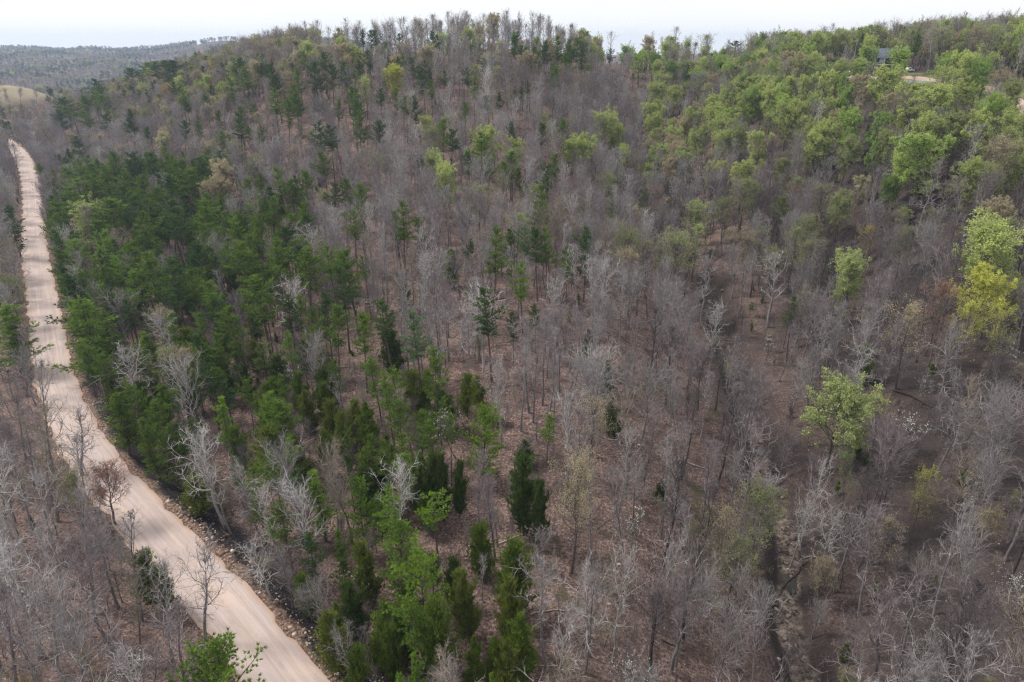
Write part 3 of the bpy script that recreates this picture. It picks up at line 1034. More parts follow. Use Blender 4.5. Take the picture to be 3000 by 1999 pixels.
P 1 1600 540 90
P 1 1780 438 65
P 1 1870 440 100
P 1 1900 518 100
P 1 2010 433 40
P 1 2090 353 70
P 1 2230 368 90
P 1 2150 428 130
P 1 2270 440 110
P 1 2060 470 90
P 1 1720 640 65
P 1 1880 615 100
P 1 2040 588 110
P 1 2030 640 100
P 1 1950 690 120
P 1 2310 690 70
P 1 1340 478 50
P 1 1210 567 60
P 1 1240 620 80
P 1 1410 645 65
P 1 1450 588 50
P 1 1620 730 90
P 1 1650 780 100
P 1 1500 760 65
P 1 1370 830 65
P 1 1270 830 80
P 1 1000 878 70
P 1 890 760 80
P 1 900 830 90
P 1 640 628 130
P 1 570 660 100
P 1 440 668 140|dark pine clump on the spur above the road
P 1 500 720 150
P 1 410 760 110
P 1 560 770 120
P 1 850 618 65
P 1 910 588 50
P 1 700 650 100
P 1 560 940 110 t=dark
P 1 740 790 90 t=dark
P 1 530 543 60
P 1 600 560 60
P 1 650 548 60
P 1 700 508 75
P 1 740 488 75
P 1 900 468 55
P 1 1000 430 60
P 1 1060 428 70
P 1 1120 418 70
P 1 1180 418 60
P 1 1300 438 50
P 1 560 1070 95
P 1 620 1130 120
P 1 800 1038 110
P 1 870 1100 130
P 1 930 1050 120
P 1 1050 1060 130
P 1 1160 1130 120
P 1 1270 1098 120
P 1 1370 1085 140
P 1 1330 1170 170
P 1 1130 1200 140
P 1 1000 1200 140
P 1 720 1150 150
P 1 450 1150 130
P 1 530 1230 200
P 1 630 1210 130
P 1 870 1165 130
P 1 1250 1290 150
P 1 1080 1290 150
P 1 480 1290 160
P 1 740 1365 240
P 1 1000 1455 130
P 1 1180 1380 190
P 1 1380 1385 180
P 1 940 1350 160
P 1 1200 1500 130
P 1 860 1280 150
P 1 1510 1040 120 t=pale
P 1 1920 1158 120
P 1 1710 1235 110
P 1 2090 1175 125
P 1 2230 1058 120
P 1 2260 1275 120
P 1 2200 840 110
P 1 2270 870 120
P 1 1580 1338 90 t=pale
P 1 1850 1360 120
P 1 1800 1478 160
P 1 320 1200 130 t=dark v=6
P 1 40 1400 130 t=dark v=4
P 1 20 772 45 t=dark
G 1 560 1415 270 t=ygb v=0 h=17|yellow-green tree between the road and pines
G 1 1130 930 120 t=cream v=1|cream-flowered tree on the hillside
G 1 540 688 80 t=tan
G 1 1520 1140 190 t=tan v=1 h=18|tan-crowned tree at the pine stand's edge
G 1 1500 1250 180 t=tan v=1
G 1 1230 535 100 t=ygb
G 1 1430 735 80 t=cream
G 1 1530 588 90 t=ygb
G 1 1680 685 50 t=cream
G 1 1920 618 80 t=tan
G 1 2000 510 110 t=tan
G 1 690 932 120 t=tan v=5
G 1 870 1108 130 t=tan v=5
G 1 1380 570 80 t=ygb
G 1 730 765 60 t=ygb
G 1 990 1000 70 t=ygb
B 1 320 800 320 t=tan v=6 h=19|great olive-grey dome tree beside the road
B 1 2140 990 150 t=mauve v=6
B 1 1630 1350 200 t=grey v=6
B 1 2220 1400 160 t=pale v=1
B 1 750 840 130 t=pale v=1
B 1 920 900 150 t=pale v=4
B 1 600 880 150 t=grey v=5
G 3 80 750 140 t=ygb
G 3 220 668 120 t=ygb
G 3 240 740 140 t=ygb
G 3 450 545 160 t=ygb
G 3 490 630 170 t=lime2|vivid green tree in the upper valley
G 3 100 905 140 t=ygb
G 3 340 915 110 t=tan
G 3 550 925 140 t=ygb
G 3 740 700 180 t=ygb
G 3 820 700 110 t=ygb
G 3 730 543 120 t=ygb
G 3 840 540 130 t=ygb
G 3 640 555 110 t=green
G 3 1080 688 100 t=lime2
G 3 980 690 120 t=ygb
G 3 1050 765 100 t=tan
G 3 1010 850 150 t=ygb
G 3 1160 785 190 t=lime2|full vivid green tree on the far slope
G 3 1330 790 140 t=green
G 3 1440 655 170 t=tan v=5
G 3 1140 600 120 t=green
G 3 1270 440 150 t=lime2 h=12
G 3 1515 350 150 t=lime2 h=13|bright green tree in front of the house
G 3 1290 262 120 t=ygb
G 3 930 243 110 t=ygb
G 3 830 270 100 t=ygb
G 3 850 320 120 t=lime2
G 3 650 328 90 t=lime2
G 3 1470 280 140 t=ygb v=5
G 3 1820 370 160 t=lime2
G 3 1920 368 160 t=ygb
G 3 2110 380 180 t=ygb v=5
G 3 1740 830 240 t=ygb
G 3 1700 950 280 t=lime2|large green tree above the twiggy hollow
G 3 1880 808 210 t=olive
G 3 1830 618 240 t=ygb
G 3 1960 580 150 t=ygb
G 3 1440 470 200 t=ygb
G 3 1370 550 130 t=ygb h=12
G 3 1600 600 190 t=ygb
G 3 1100 515 90 t=lime2
G 3 2270 240 120 t=ygb v=5
G 3 1810 238 100 t=ygb v=5
G 3 2060 233 80 t=ygb
G 3 1990 400 190 t=ygb v=0
G 3 2070 440 170 t=green v=1
G 3 2230 500 170 t=tan v=4
G 3 270 408 100 t=lime2
G 3 1240 1218 120 t=cream h=8|small whitish-green tree by the far dogwoods
G 3 1110 1328 170 t=olive
G 3 510 1278 170 t=olive v=4
G 3 120 1405 210 t=pale v=4
G 3 300 1368 160 t=olive v=4
G 3 1540 1428 110 t=lime2 h=5 v=3|low vivid green bush-like tree
G 3 2190 1408 210 t=tan v=1
G 3 2150 1150 210 t=olive v=4
G 3 1330 960 130 t=green
G 3 1150 950 170 t=olive
G 3 1000 380 110 t=tan v=5
G 3 900 400 110 t=tan v=5
G 3 560 415 110 t=tan
G 3 2280 580 150 t=olive
P 3 375 263 100 t=dark v=0 h=13|dark round pine on the skyline
P 3 1600 243 60 t=dark v=3
P 3 2110 198 50 t=dark v=3
P 3 200 375 45 t=dark
P 3 1250 220 50 t=dark
B 3 470 155 120 t=tan v=6 h=17|wide bare crown against the sky
B 3 660 140 120 t=tan v=6 h=17
B 3 830 150 60 t=dark v=1
B 3 100 1090 180 t=mauve v=1
B 3 290 1028 200 t=mauve v=5
B 3 1740 1105 260 t=mauve v=5
B 3 2060 1170 220 t=mauve v=6
B 3 540 1120 170 t=mauve v=6
D 3 1265 1048 80 h=7|flat-topped dogwood on the far slope
D 3 1455 1173 95 h=7|double dogwood below the far green trees
D 3 1580 1068 45
D 3 1950 1088 45
D 3 2010 848 50
D 3 1150 753 45
D 3 2320 898 50
D 2 2150 555 45
D 2 2210 1140 60
D 1 110 930 80
'''
TINT = {
 'P': {'dark': (.078, .140, .044), 'mid': (.140, .220, .044), 'bright': (.180, .295, .050), 'lime': (.205, .330, .050), 'pale': (.125, .215, .095), 'olive': (.150, .215, .062)},
 'C': {'dark': (.085, .130, .034), 'mid': (.140, .205, .038), 'olive': (.175, .215, .048)},
 'G': {'ygb': (.43, .50, .18), 'green': (.25, .36, .11), 'lime2': (.34, .46, .13), 'yellow': (.54, .56, .13), 'olive': (.30, .34, .15), 'tan': (.44, .38, .26),
       'orange': (.46, .36, .15), 'red': (.36, .18, .15), 'rust': (.34, .20, .15), 'pale': (.38, .44, .19), 'cream': (.46, .45, .28)},
 'B': {'white': (.48, .455, .44), 'pale': (.38, .355, .345), 'grey': (.29, .265, .262), 'mauve': (.25, .212, .218), 'tan': (.29, .25, .20), 'dark': (.11, .093, .093)},
 'D': {'white': (.80, .82, .78), 'sparse': (.70, .72, .66)},
}
SAY = {'P': {'dark': 'dark green', 'mid': 'mid-green', 'bright': 'fresh green', 'lime': 'bright green', 'pale': 'bluish pale green', 'olive': 'olive'},
       'C': {'dark': 'blackish-green', 'mid': 'deep green', 'olive': 'olive-green'},
       'G': {'ygb': 'yellow-green', 'green': 'leaf-green', 'lime2': 'vivid green', 'yellow': 'yellow', 'olive': 'dull olive', 'tan': 'tan', 'orange': 'orange-yellow', 'red': 'red', 'rust': 'rusty', 'pale': 'pale green', 'cream': 'cream'},
       'B': {'white': 'whitish', 'pale': 'pale grey', 'grey': 'grey', 'mauve': 'mauve-grey', 'tan': 'tan-grey', 'dark': 'dark'},
       'D': {'white': 'white', 'sparse': 'thin white'}}
NAME = {'B': 'bare_tree', 'G': 'leafing_tree', 'P': 'pine_tree', 'C': 'cedar_tree', 'D': 'dogwood_tree'}
CATG = {'B': 'bare tree', 'G': 'leafing tree', 'P': 'pine tree', 'C': 'cedar tree', 'D': 'dogwood'}
NOUN = {'B': {'slender': 'slender bare tree', 'broad': 'spreading bare tree', 'dome': 'twiggy bare tree'}, 'G': {'leafy': 'leafy tree', 'budding': 'budding tree'},
        'P': {'pine': 'pine', 'cone': 'full-skirted pine'}, 'C': {'cedar': 'cedar'}, 'D': {'dogwood': 'dogwood'}}
GROUP = {'B': 'leafless hardwoods of the wood', 'G': 'hardwoods coming into leaf', 'P': 'pines of the wood', 'C': 'cedars of the undergrowth', 'D': 'flowering dogwoods'}
T = []                                             # dicts: kind, x, y, h, w, tint, v, lm
for ln in TREES.strip().splitlines():
    spec, _, lm = ln.partition('|')
    q = spec.split(); k = q[0]; tile = TILES[int(q[1]) - 1]
    px = tile[0] + float(q[2]) * .42535; py = tile[1] + float(q[3]) * .42535; wp = float(q[4]) * .42535
    o = dict(s.split('=') for s in q[5:])
    g = np.random.default_rng(int(px * 7 + py * 13))
    if 'v' in o: v = int(o['v'])
    else: v = {'B': lambda: int(g.integers(0, 14)), 'G': lambda: int(g.integers(0, 4)), 'P': lambda: int(g.choice([0, 0, 1, 2, 3, 5])), 'C': lambda: int(g.integers(0, 3)), 'D': lambda: int(g.integers(0, 2))}[k]()
    t = o.get('t') or {'P': ('dark' if g.random() < .55 else 'mid') if py < 420 else ('mid' if g.random() < .7 else 'dark'), 'C': 'mid' if g.random() < .6 else 'olive', 'G': 'ygb', 'B': 'grey', 'D': 'white'}[k]
    if t not in TINT[k]: print('TINT?', ln); t = list(TINT[k])[1]
    h = float(o['h']) if 'h' in o else H0[k][v]
    p = hit(px, py + wp * 0.06, h * 0.98)
    zc = project(p[0], p[1], float(ground(*p)) + h)[2]
    w = wp * zc / F * (1.6 if k == 'P' else 1.5 if k == 'C' else 1.2)
    if 'h' not in o:
        h2 = h * float(np.clip((w / W0[k][v]) ** 0.6, .62, 1.25))
        if abs(h2 - h) > .4:
            h = h2; p = hit(px, py + wp * 0.06, h * 0.98)
    s = w / W0[k][v]; s = float(np.clip(s, 0.5 * h / H0[k][v], 2.3 * h / H0[k][v]))
    T.append(dict(k=k, x=p[0], y=p[1], h=h, s=s, tn=t, v=v, lm=lm.strip() or None, ex=True))
n_explicit = len(T)
for q in T: q['pz'] = None

# ------------------------------------------------------------------ the wood between them
def clear_mask(x, y, pad=0.0):
    m = np.zeros(x.shape, bool)
    for cx, cy, r in CLEAR: m |= np.hypot(x - cx, y - cy) < r + pad
    return m
def scatter(r0, r1, sp, seed, azr=(-0.98, 0.98)):
    g = np.random.default_rng(seed)
    X = np.arange(-r1, r1, sp); Y = np.arange(10, r1 * 1.02, sp)
    gx, gy = np.meshgrid(X, Y); gx = gx + (np.arange(len(Y)) % 2)[:, None] * sp / 2
    gx = gx + g.uniform(-.48, .48, gx.shape) * sp; gy = gy + g.uniform(-.48, .48, gy.shape) * sp
    x, y = gx.ravel(), gy.ravel(); r = np.hypot(x, y); a = np.arctan2(x, y)
    m = (r > r0) & (r < r1) & (a > azr[0]) & (a < azr[1])
    return x[m], y[m]
def in_view(x, y, z, pad=140):
    px, py, zc = project(x, y, z)
    return (zc > 5) & (px > -pad) & (px < 3000 + pad) & (py < 2000 + pad * 2.2) & (py > -400), px, py, zc
def los(x, y, z, n=60):
    """seen past the terrain (plus some crown height)?"""
    ok = np.ones(x.shape, bool); r = np.hypot(x, y)
    for f in np.linspace(0.12, 0.97, n):
        sel = ok & (r > 60)
        gz = ground(x[sel] * f, y[sel] * f)
        bad = gz + 5.0 > z[sel] * f
        # right next to the tree the canopy does not hide it
        bad &= (r[sel] * (1 - f) > 22)
        idx = np.nonzero(sel)[0]; ok[idx[bad]] = False
    return ok
ex_xy = np.array([(q['x'], q['y']) for q in T]); ex_w = np.array([q['s'] * W0[q['k']][q['v']] for q in T])
def box(px, py, x0, y0, x1, y1): return (px > x0) & (px < x1) & (py > y0) & (py < y1)
def species(px, py, g):
    n = len(px)
    pP = np.full(n, .012); pC = np.full(n, .008); pG = np.full(n, .05)
    def put(a, m, v): a[m] = v
    put(pG, box(px, py, 1900, 120, 3200, 480), .60); put(pG, box(px, py, 1700, 60, 3200, 200), .62); put(pG, box(px, py, 1000, 0, 1700, 130), .34); put(pG, box(px, py, 930, -200, 2200, 96), .10)
    put(pG, box(px, py, 120, 60, 1000, 290), .40); put(pG, box(px, py, 2000, 480, 3200, 760), .22); put(pG, box(px, py, 1000, 130, 1900, 330), .13)
    put(pG, box(px, py, -200, 270, 500, 420), .08)
    put(pP, box(px, py, 150, 440, 620, 900), .66); put(pP, box(px, py, 620, 560, 900, 900), .6); put(pP, box(px, py, 900, 640, 1150, 1000), .12)
    put(pP, box(px, py, 200, 880, 950, 1500), .56); put(pC, box(px, py, 200, 880, 950, 1500), .28)
    put(pP, box(px, py, 850, 950, 1290, 2300), .46); put(pC, box(px, py, 850, 950, 1290, 2300), .32)
    put(pC, box(px, py, 800, 1500, 1250, 2400), .34); put(pP, box(px, py, 800, 1500, 1250, 2400), .52)
    put(pP, box(px, py, 1480, 90, 1720, 210), .30); put(pP, box(px, py, 1000, 130, 1300, 250), .16); put(pP, box(px, py, 250, 150, 1000, 330), .18)
    put(pP, box(px, py, 650, 330, 1000, 560), .10); put(pC, box(px, py, 250, 480, 900, 900), .06); put(pP, box(px, py, 1320, 300, 1560, 560), .05)
    u = g.random(n)
    k = np.where(u < pP, 'P', np.where(u < pP + pC, 'C', np.where(u < pP + pC + pG, 'G', 'B')))
    return k
def add_fill(x, y, g, scale=1.0, need_los=False, only=None, region=None):
    z = ground(x, y)
    ok, px, py, zc = in_view(x, y, z + 15)
    dist, i = poly_dist(x, y, ROAD)
    side = (x - ROAD[i, 0]) * nor_r[i, 0] + (y - ROAD[i, 1]) * nor_r[i, 1]
    ok &= dist > hw_r[i] + np.where(side > 0, np.where(np.hypot(x, y) < 135, 5.5, np.where(np.hypot(x, y) < 300, 2.0, 1.0)), np.where(np.hypot(x, y) < 200, 1.8, .8))
    dc, _ = poly_dist(x, y, CREEK); ok &= dc > 3.2; ok &= (dc > 8) | (g.random(len(x)) < .45)
    ok &= ~clear_mask(x, y, 2.0)
    dd, _ = poly_dist(x, y, DRIVE); ok &= dd > 6
    x, y, z, px, py, zc = (a[ok] for a in (x, y, z, px, py, zc))
    kill = np.zeros(len(x), bool); gk = np.random.default_rng(len(x))
    ok = np.ones(len(x), bool)
    for (ex, ey), w in zip(ex_xy, ex_w):
        ok &= np.hypot(x - ex, y - ey) > min(0.30 * w + 0.7, 3.4)
    x, y, z, px, py, zc, kill = (a[ok] for a in (x, y, z, px, py, zc, kill))
    for q in T[:n_explicit]:
        if q['k'] == 'B' and not q['lm']: continue
        ex, ey = q['x'], q['y']; rr_ = math.hypot(ex, ey); ux, uy = ex / rr_, ey / rr_
        al = (ex - x) * ux + (ey - y) * uy; la = np.abs((x - ex) * uy - (y - ey) * ux)
        cut = (al > 0) & (al < min(16, .05 * rr_ + 6)) & (la < .36 * q['s'] * W0[q['k']][q['v']] + .6)
        kill |= cut
    ok = ~(kill & (gk.random(len(x)) < .85))
    pxg = np.arctan2(x, y); pxg = np.tan(pxg) * 2180 + 1500; rg = np.hypot(x, y)
    for a0, a1, r0, r1 in ((2400, 2545, 300, 352), (2562, 2636, 228, 336), (2655, 2775, 245, 318)):
        ok &= ~((pxg > a0) & (pxg < a1) & (rg > r0) & (rg < r1))
    # open sky behind the crest
    ok &= ~((pxg > 930) & (pxg < 2330) & (rg > 418 + 12 * np.sin(pxg * .02)))
    ok &= ~((pxg > 930) & (pxg < 2330) & (rg > 370) & (gk.random(len(x)) < .45))
    x, y, z, px, py, zc = (a[ok] for a in (x, y, z, px, py, zc))
    if need_los:
        ok = los(x, y, z + 15); x, y, z, px, py, zc = (a[ok] for a in (x, y, z, px, py, zc))
    k = species(px, py, g)
    d2, i2 = poly_dist(x, y, ROAD); s2 = (x - ROAD[i2, 0]) * nor_r[i2, 0] + (y - ROAD[i2, 1]) * nor_r[i2, 1]
    k = np.where((s2 < 0) & np.isin(k, ['P', 'C']) & (g.random(len(x)) < .9), 'B', k)
    if only:
        inr = region(px, py) & np.isin(k, list(only)); x, y, z, px, py, zc, k = (a[inr] for a in (x, y, z, px, py, zc, k))
    for j in range(len(x)):
        kk = k[j]; r = zc[j]
        if kk == 'B':
            v = int(g.choice(14, p=[.10, .10, .10, .09, .035, .04, .08, .08, .025, .10, .10, .09, .03, .03]))
            if py[j] < 700 and g.random() < .5: v = int(g.choice([6, 7, 1, 3, 12]))
            h = g.uniform(13, 19.5)
            dk = px[j] > 1900 and py[j] > 350  # on the right, shade is put into the trees as darker bark tints
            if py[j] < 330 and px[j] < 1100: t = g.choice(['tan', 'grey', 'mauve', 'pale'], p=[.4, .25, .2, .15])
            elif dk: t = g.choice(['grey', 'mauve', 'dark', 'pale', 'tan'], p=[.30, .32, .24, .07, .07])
            else: t = g.choice(['grey', 'mauve', 'pale', 'tan', 'white'], p=[.32, .27, .24, .13, .04])
        elif kk == 'G':
            if px[j] > 1700 and py[j] < 500:
                t = g.choice(['ygb', 'green', 'olive', 'tan', 'lime2', 'orange', 'yellow'], p=[.47, .13, .12, .15, .12, .01, .0]); v = int(g.choice([0, 1, 2, 3, 4, 5, 6]))
            elif py[j] < 330:
                t = g.choice(['tan', 'ygb', 'olive', 'cream', 'orange'], p=[.44, .28, .18, .08, .02]); v = int(g.choice([4, 5, 6, 0, 1], p=[.28, .28, .2, .12, .12]))
            else:
                t = g.choice(['olive', 'tan', 'pale', 'rust'], p=[.4, .35, .15, .1]); v = int(g.choice([4, 5, 6]))
            h = g.uniform(11, 16.5)
        elif kk == 'P':
            v = int(g.choice([0, 1, 2, 3, 5])); h = g.uniform(12, 18); t = (g.choice(['dark', 'mid'], p=[.55, .45]) if py[j] < 430 else g.choice(['dark', 'mid', 'bright'], p=[.25, .58, .17])) if py[j] < 900 else g.choice(['dark', 'mid', 'bright'], p=[.3, .5, .2])
            if py[j] > 900: h = g.uniform(9, 16); v = int(g.choice([1, 3, 0, 2, 5])); t = g.choice(['dark', 'mid', 'bright'], p=[.2, .5, .3])
        else:
            v = int(g.integers(0, 3)); h = g.uniform(6, 11); t = g.choice(['dark', 'mid', 'olive'], p=[.35, .4, .25])
        h *= scale; s = h / H0[kk][v] * g.uniform(.85, 1.15)
        if kk == 'B': s *= .85 if v in (4, 5, 8) else .9
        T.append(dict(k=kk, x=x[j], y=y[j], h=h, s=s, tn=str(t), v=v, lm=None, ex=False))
gf = np.random.default_rng(21)
x, y = scatter(38, 120, 5.0, 1)
ax_, ay_, _ = project(x, y, ground(x, y)); thin = (ax_ > 1250) & (ax_ < 2350) & (np.random.default_rng(4).random(len(x)) < .22)
x, y = x[~thin], y[~thin]; add_fill(x, y, gf)
x, y = scatter(120, 260, 5.4, 2); add_fill(x, y, gf)
x, y = scatter(260, 640, 5.6, 3); add_fill(x, y, gf, 1.0, True)
ex_xy = np.array([(q['x'], q['y']) for q in T]); ex_w = np.array([4.0 if q['k'] in 'PC' else 1.0 for q in T])
x, y = scatter(38, 330, 2.9, 12)
add_fill(x, y, gf, .95, False, 'PC', lambda a, b: box(a, b, 130, 440, 900, 1500) | box(a, b, 700, 900, 1290, 2300))
n_near = len(T)

xs = np.array([q['x'] for q in T]); ys = np.array([q['y'] for q in T]); zs = ground(xs, ys)
for q, z in zip(T, zs): q['z'] = float(z)
hh = np.array([q['h'] for q in T])
px, py, zc = project(xs, ys, zs + hh * .7)
d_, i_ = poly_dist(xs, ys, ROAD)
for j_, q in enumerate(T):
    e_ = d_[j_] - hw_r[i_[j_]]
    if e_ < 13 and q['k'] in 'BGP' and zc[j_] < 190:
        u_ = ROAD[i_[j_], :2] - np.array([xs[j_], ys[j_]]); u_ /= np.linalg.norm(u_) + 1e-9
        q['lean'] = (u_[0], u_[1], 9.0 * (1 - max(e_, 0) / 14) * (1.3 if q['k'] == 'B' else .15))
for q, a, b, c in zip(T, px, py, zc): q['px'], q['py'], q['zc'] = float(a), float(b), float(c)

# which 300 of each kind stand largest in the picture
INDIV = []
LIMIT = {'B': 300, 'G': 300, 'P': 300, 'C': 300, 'D': 300}
rest = {'B': [], 'G': [], 'P': [], 'C': [], 'D': []}
for k in 'BGPCD':
    c = [q for q in T if q['k'] == k]
    for q in c:
        q['in'] = -5 < q['px'] < 3005 and q['py'] < 1990 and q['py'] > -50
        q['size'] = q['h'] / q['zc'] + (1.0 if q['lm'] else 0)
    c.sort(key=lambda q: (-q['in'], -q['size']))
    ind = [q for q in c if q['in']][:LIMIT[k]]
    ids = set(map(id, ind))
    INDIV += ind; rest[k] = [q for q in c if id(q) not in ids]

# ------------------------------------------------------------------ labels: each tree by its look and a landmark tree close by
ORD = ['first', 'second', 'third', 'fourth', 'fifth', 'sixth', 'seventh', 'eighth', 'ninth', 'tenth', 'eleventh', 'twelfth', 'thirteenth', 'fourteenth', 'fifteenth']
def look(q):
    k = q['k']; r = q['h'] / {'B': 15.5, 'G': 14, 'P': 15.5, 'C': 8.5, 'D': 6.3}[k]
    size = 'tall ' if r > 1.08 else ('low ' if r < .78 else '')
    noun = NOUN[k][LIB[k][q['v']][0]]
    return size + SAY[k][q['tn']] + ' ' + noun
LM = [q for q in INDIV if q['lm']]
FIX = [("house", *project(*at(2600, 335), -8)[:2], "the white two-storey house"),
       ("bend", 60.0, 430.0, "the road's farthest visible bend"),
       ("log", 2650.0, 1160.0, "the long dark fallen trunk"),
       ("creek", 2335.0, 1690.0, "the rocky creek bed"),
       ("far", 560.0, 120.0, "the notch in the far skyline"),
       ("road", 560.0, 1640.0, "the widest visible stretch of road")]
marks = [(q['px'], q['py'], 'the ' + q['lm'], q) for q in LM] + [(a, b, c, None) for _, a, b, c in FIX]
cand = {}
looks = {id(q): look(q) for q in INDIV}
for mi, (mx, my, ph, mq) in enumerate(marks):
    L = []
    for q in INDIV:
        if q is mq: continue
        dx, dy = q['px'] - mx, q['py'] - my
        rel = ('right of' if dx > 0 else 'left of') if abs(dx) > abs(dy) else ('below' if dy > 0 else 'above')
        L.append((math.hypot(dx, dy), rel, q))
    L.sort(key=lambda a: a[0]); cnt = {}
    for d, rel, q in L:
        key = (looks[id(q)], rel); cnt[key] = cnt.get(key, 0) + 1; n = cnt[key]
        if n <= len(ORD):
            cand.setdefault(id(q), []).append((n + d / 90.0 + (500 if len((looks[id(q)] + ' ' + rel + ' ' + ph).replace('-', ' ').split()) + 1 > 16 else 0), f"{ORD[n-1] + ' ' if n > 1 else 'closest '}{looks[id(q)]} {rel} {ph}"))
for q in INDIV:
    if q['lm']: q['label'] = q['lm']
    else: q['label'] = min(cand[id(q)])[1]

# ------------------------------------------------------------------ linking the trees
PROTO = {}
def place(q):
    k, v = q['k'], q['v']
    e = bpy.data.objects.new(NAME[k], None); col.objects.link(e)
    e.empty_display_size = 0.5
    e.location = (q['x'], q['y'], q['z'] - 0.1)
    g = np.random.default_rng(int(abs(q['x'] * 131 + q['y'] * 17)) + 1)
    e.rotation_euler = (g.normal() * .05, g.normal() * .05, g.uniform(0, 6.28))
    if q.get('lean'):
        e.rotation_mode = 'QUATERNION'
        ax = Vector((-q['lean'][1], q['lean'][0], 0))
        e.rotation_quaternion = Matrix.Rotation(math.radians(q['lean'][2]), 3, ax.normalized()).to_quaternion() @ Euler((0, 0, g.uniform(0, 6.28))).to_quaternion()
    e.scale = (q['s'], q['s'], q['h'] / H0[k][v])
    e['label'] = q['label']; e['category'] = CATG[k]; e['group'] = GROUP[k]
    c = np.array(TINT[k][q['tn']]) * g.uniform(.88, 1.14)
    me_t, me_c = LIB[k][v][1]
    for nm, me in (('trunk', me_t), ('crown', me_c)):
        o = bpy.data.objects.new(nm, me); col.objects.link(o); o.parent = e
        o['tint'] = [float(a) for a in c]
        PROTO.setdefault((k, v), {}).setdefault(nm, o)
for q in INDIV: place(q)

def wood(name, label, cat, items):
    """one uncountable wood: points that carry copies of the trees above"""
    items = [q for q in items if (q['k'], q['v']) in PROTO]
    keys = sorted({(q['k'], q['v']) for q in items})
    me = bpy.data.meshes.new(name); n = len(items)
    P = np.array([(q['x'], q['y'], q['z'] - .1) for q in items], np.float32)
    me.vertices.add(n); me.vertices.foreach_set("co", P.ravel())
    g = np.random.default_rng(n)
    rot = np.c_[g.normal(size=(n, 2)) * .055, g.uniform(0, 6.28, n)]
    sc = np.array([(q['s'], q['s'], q['h'] / H0[q['k']][q['v']]) for q in items])
    ti = np.array([TINT[q['k']][q['tn']] for q in items]) * g.uniform(.85, 1.15, (n, 1))
    va = np.array([keys.index((q['k'], q['v'])) for q in items])
    for nm, arr in (('rot', rot), ('scl', sc), ('tint', ti)):
        a = me.attributes.new(nm, 'FLOAT_VECTOR', 'POINT'); a.data.foreach_set("vector", arr.astype(np.float32).ravel())
    a = me.attributes.new('variant', 'INT', 'POINT'); a.data.foreach_set("value", va.astype(np.int32))
    o = bpy.data.objects.new(name, me); col.objects.link(o)
    o['label'] = label; o['category'] = cat; o['kind'] = 'stuff'
    ng = bpy.data.node_groups.new(name + "_nodes", 'GeometryNodeTree')
    ng.interface.new_socket("Geometry", in_out='INPUT', socket_type='NodeSocketGeometry')
    ng.interface.new_socket("Geometry", in_out='OUTPUT', socket_type='NodeSocketGeometry')
    N, Lk = ng.nodes, ng.links
    gi, go = N.new('NodeGroupInput'), N.new('NodeGroupOutput')
    def named(nm, typ):
        x = N.new('GeometryNodeInputNamedAttribute'); x.data_type = typ; x.inputs['Name'].default_value = nm; return x.outputs['Attribute']
    a_rot, a_scl, a_var = named('rot', 'FLOAT_VECTOR'), named('scl', 'FLOAT_VECTOR'), named('variant', 'INT')
    jj = N.new('GeometryNodeJoinGeometry')
    for i, key in enumerate(keys):
        j = N.new('GeometryNodeJoinGeometry')
        for part in PROTO[key].values():
            oi = N.new('GeometryNodeObjectInfo'); oi.transform_space = 'ORIGINAL'; oi.inputs['Object'].default_value = part
            Lk.new(oi.outputs['Geometry'], j.inputs[0])
        gti = N.new('GeometryNodeGeometryToInstance'); Lk.new(j.outputs[0], gti.inputs[0])
        cmp_ = N.new('FunctionNodeCompare'); cmp_.data_type = 'INT'; cmp_.operation = 'EQUAL'
        Lk.new(a_var, cmp_.inputs[2]); cmp_.inputs[3].default_value = i
        iop = N.new('GeometryNodeInstanceOnPoints')
        Lk.new(gi.outputs[0], iop.inputs['Points']); Lk.new(cmp_.outputs[0], iop.inputs['Selection']); Lk.new(gti.outputs[0], iop.inputs['Instance'])
        Lk.new(a_rot, iop.inputs['Rotation']); Lk.new(a_scl, iop.inputs['Scale'])
        Lk.new(iop.outputs[0], jj.inputs[0])
    Lk.new(jj.outputs[0], go.inputs[0])
    md = o.modifiers.new("wood", 'NODES'); md.node_group = ng
    return o
wood("bare_woodland", "grey leafless woodland filling the slopes behind the larger bare trees", "woodland", rest['B'])
wood("leafing_woodland", "yellow-green and tan budding woodland along the ridge and far slope", "woodland", rest['G'])
wood("evergreen_woodland", "dark pines and cedars scattered through the farther wood", "woodland", rest['P'] + rest['C'] + rest['D'])

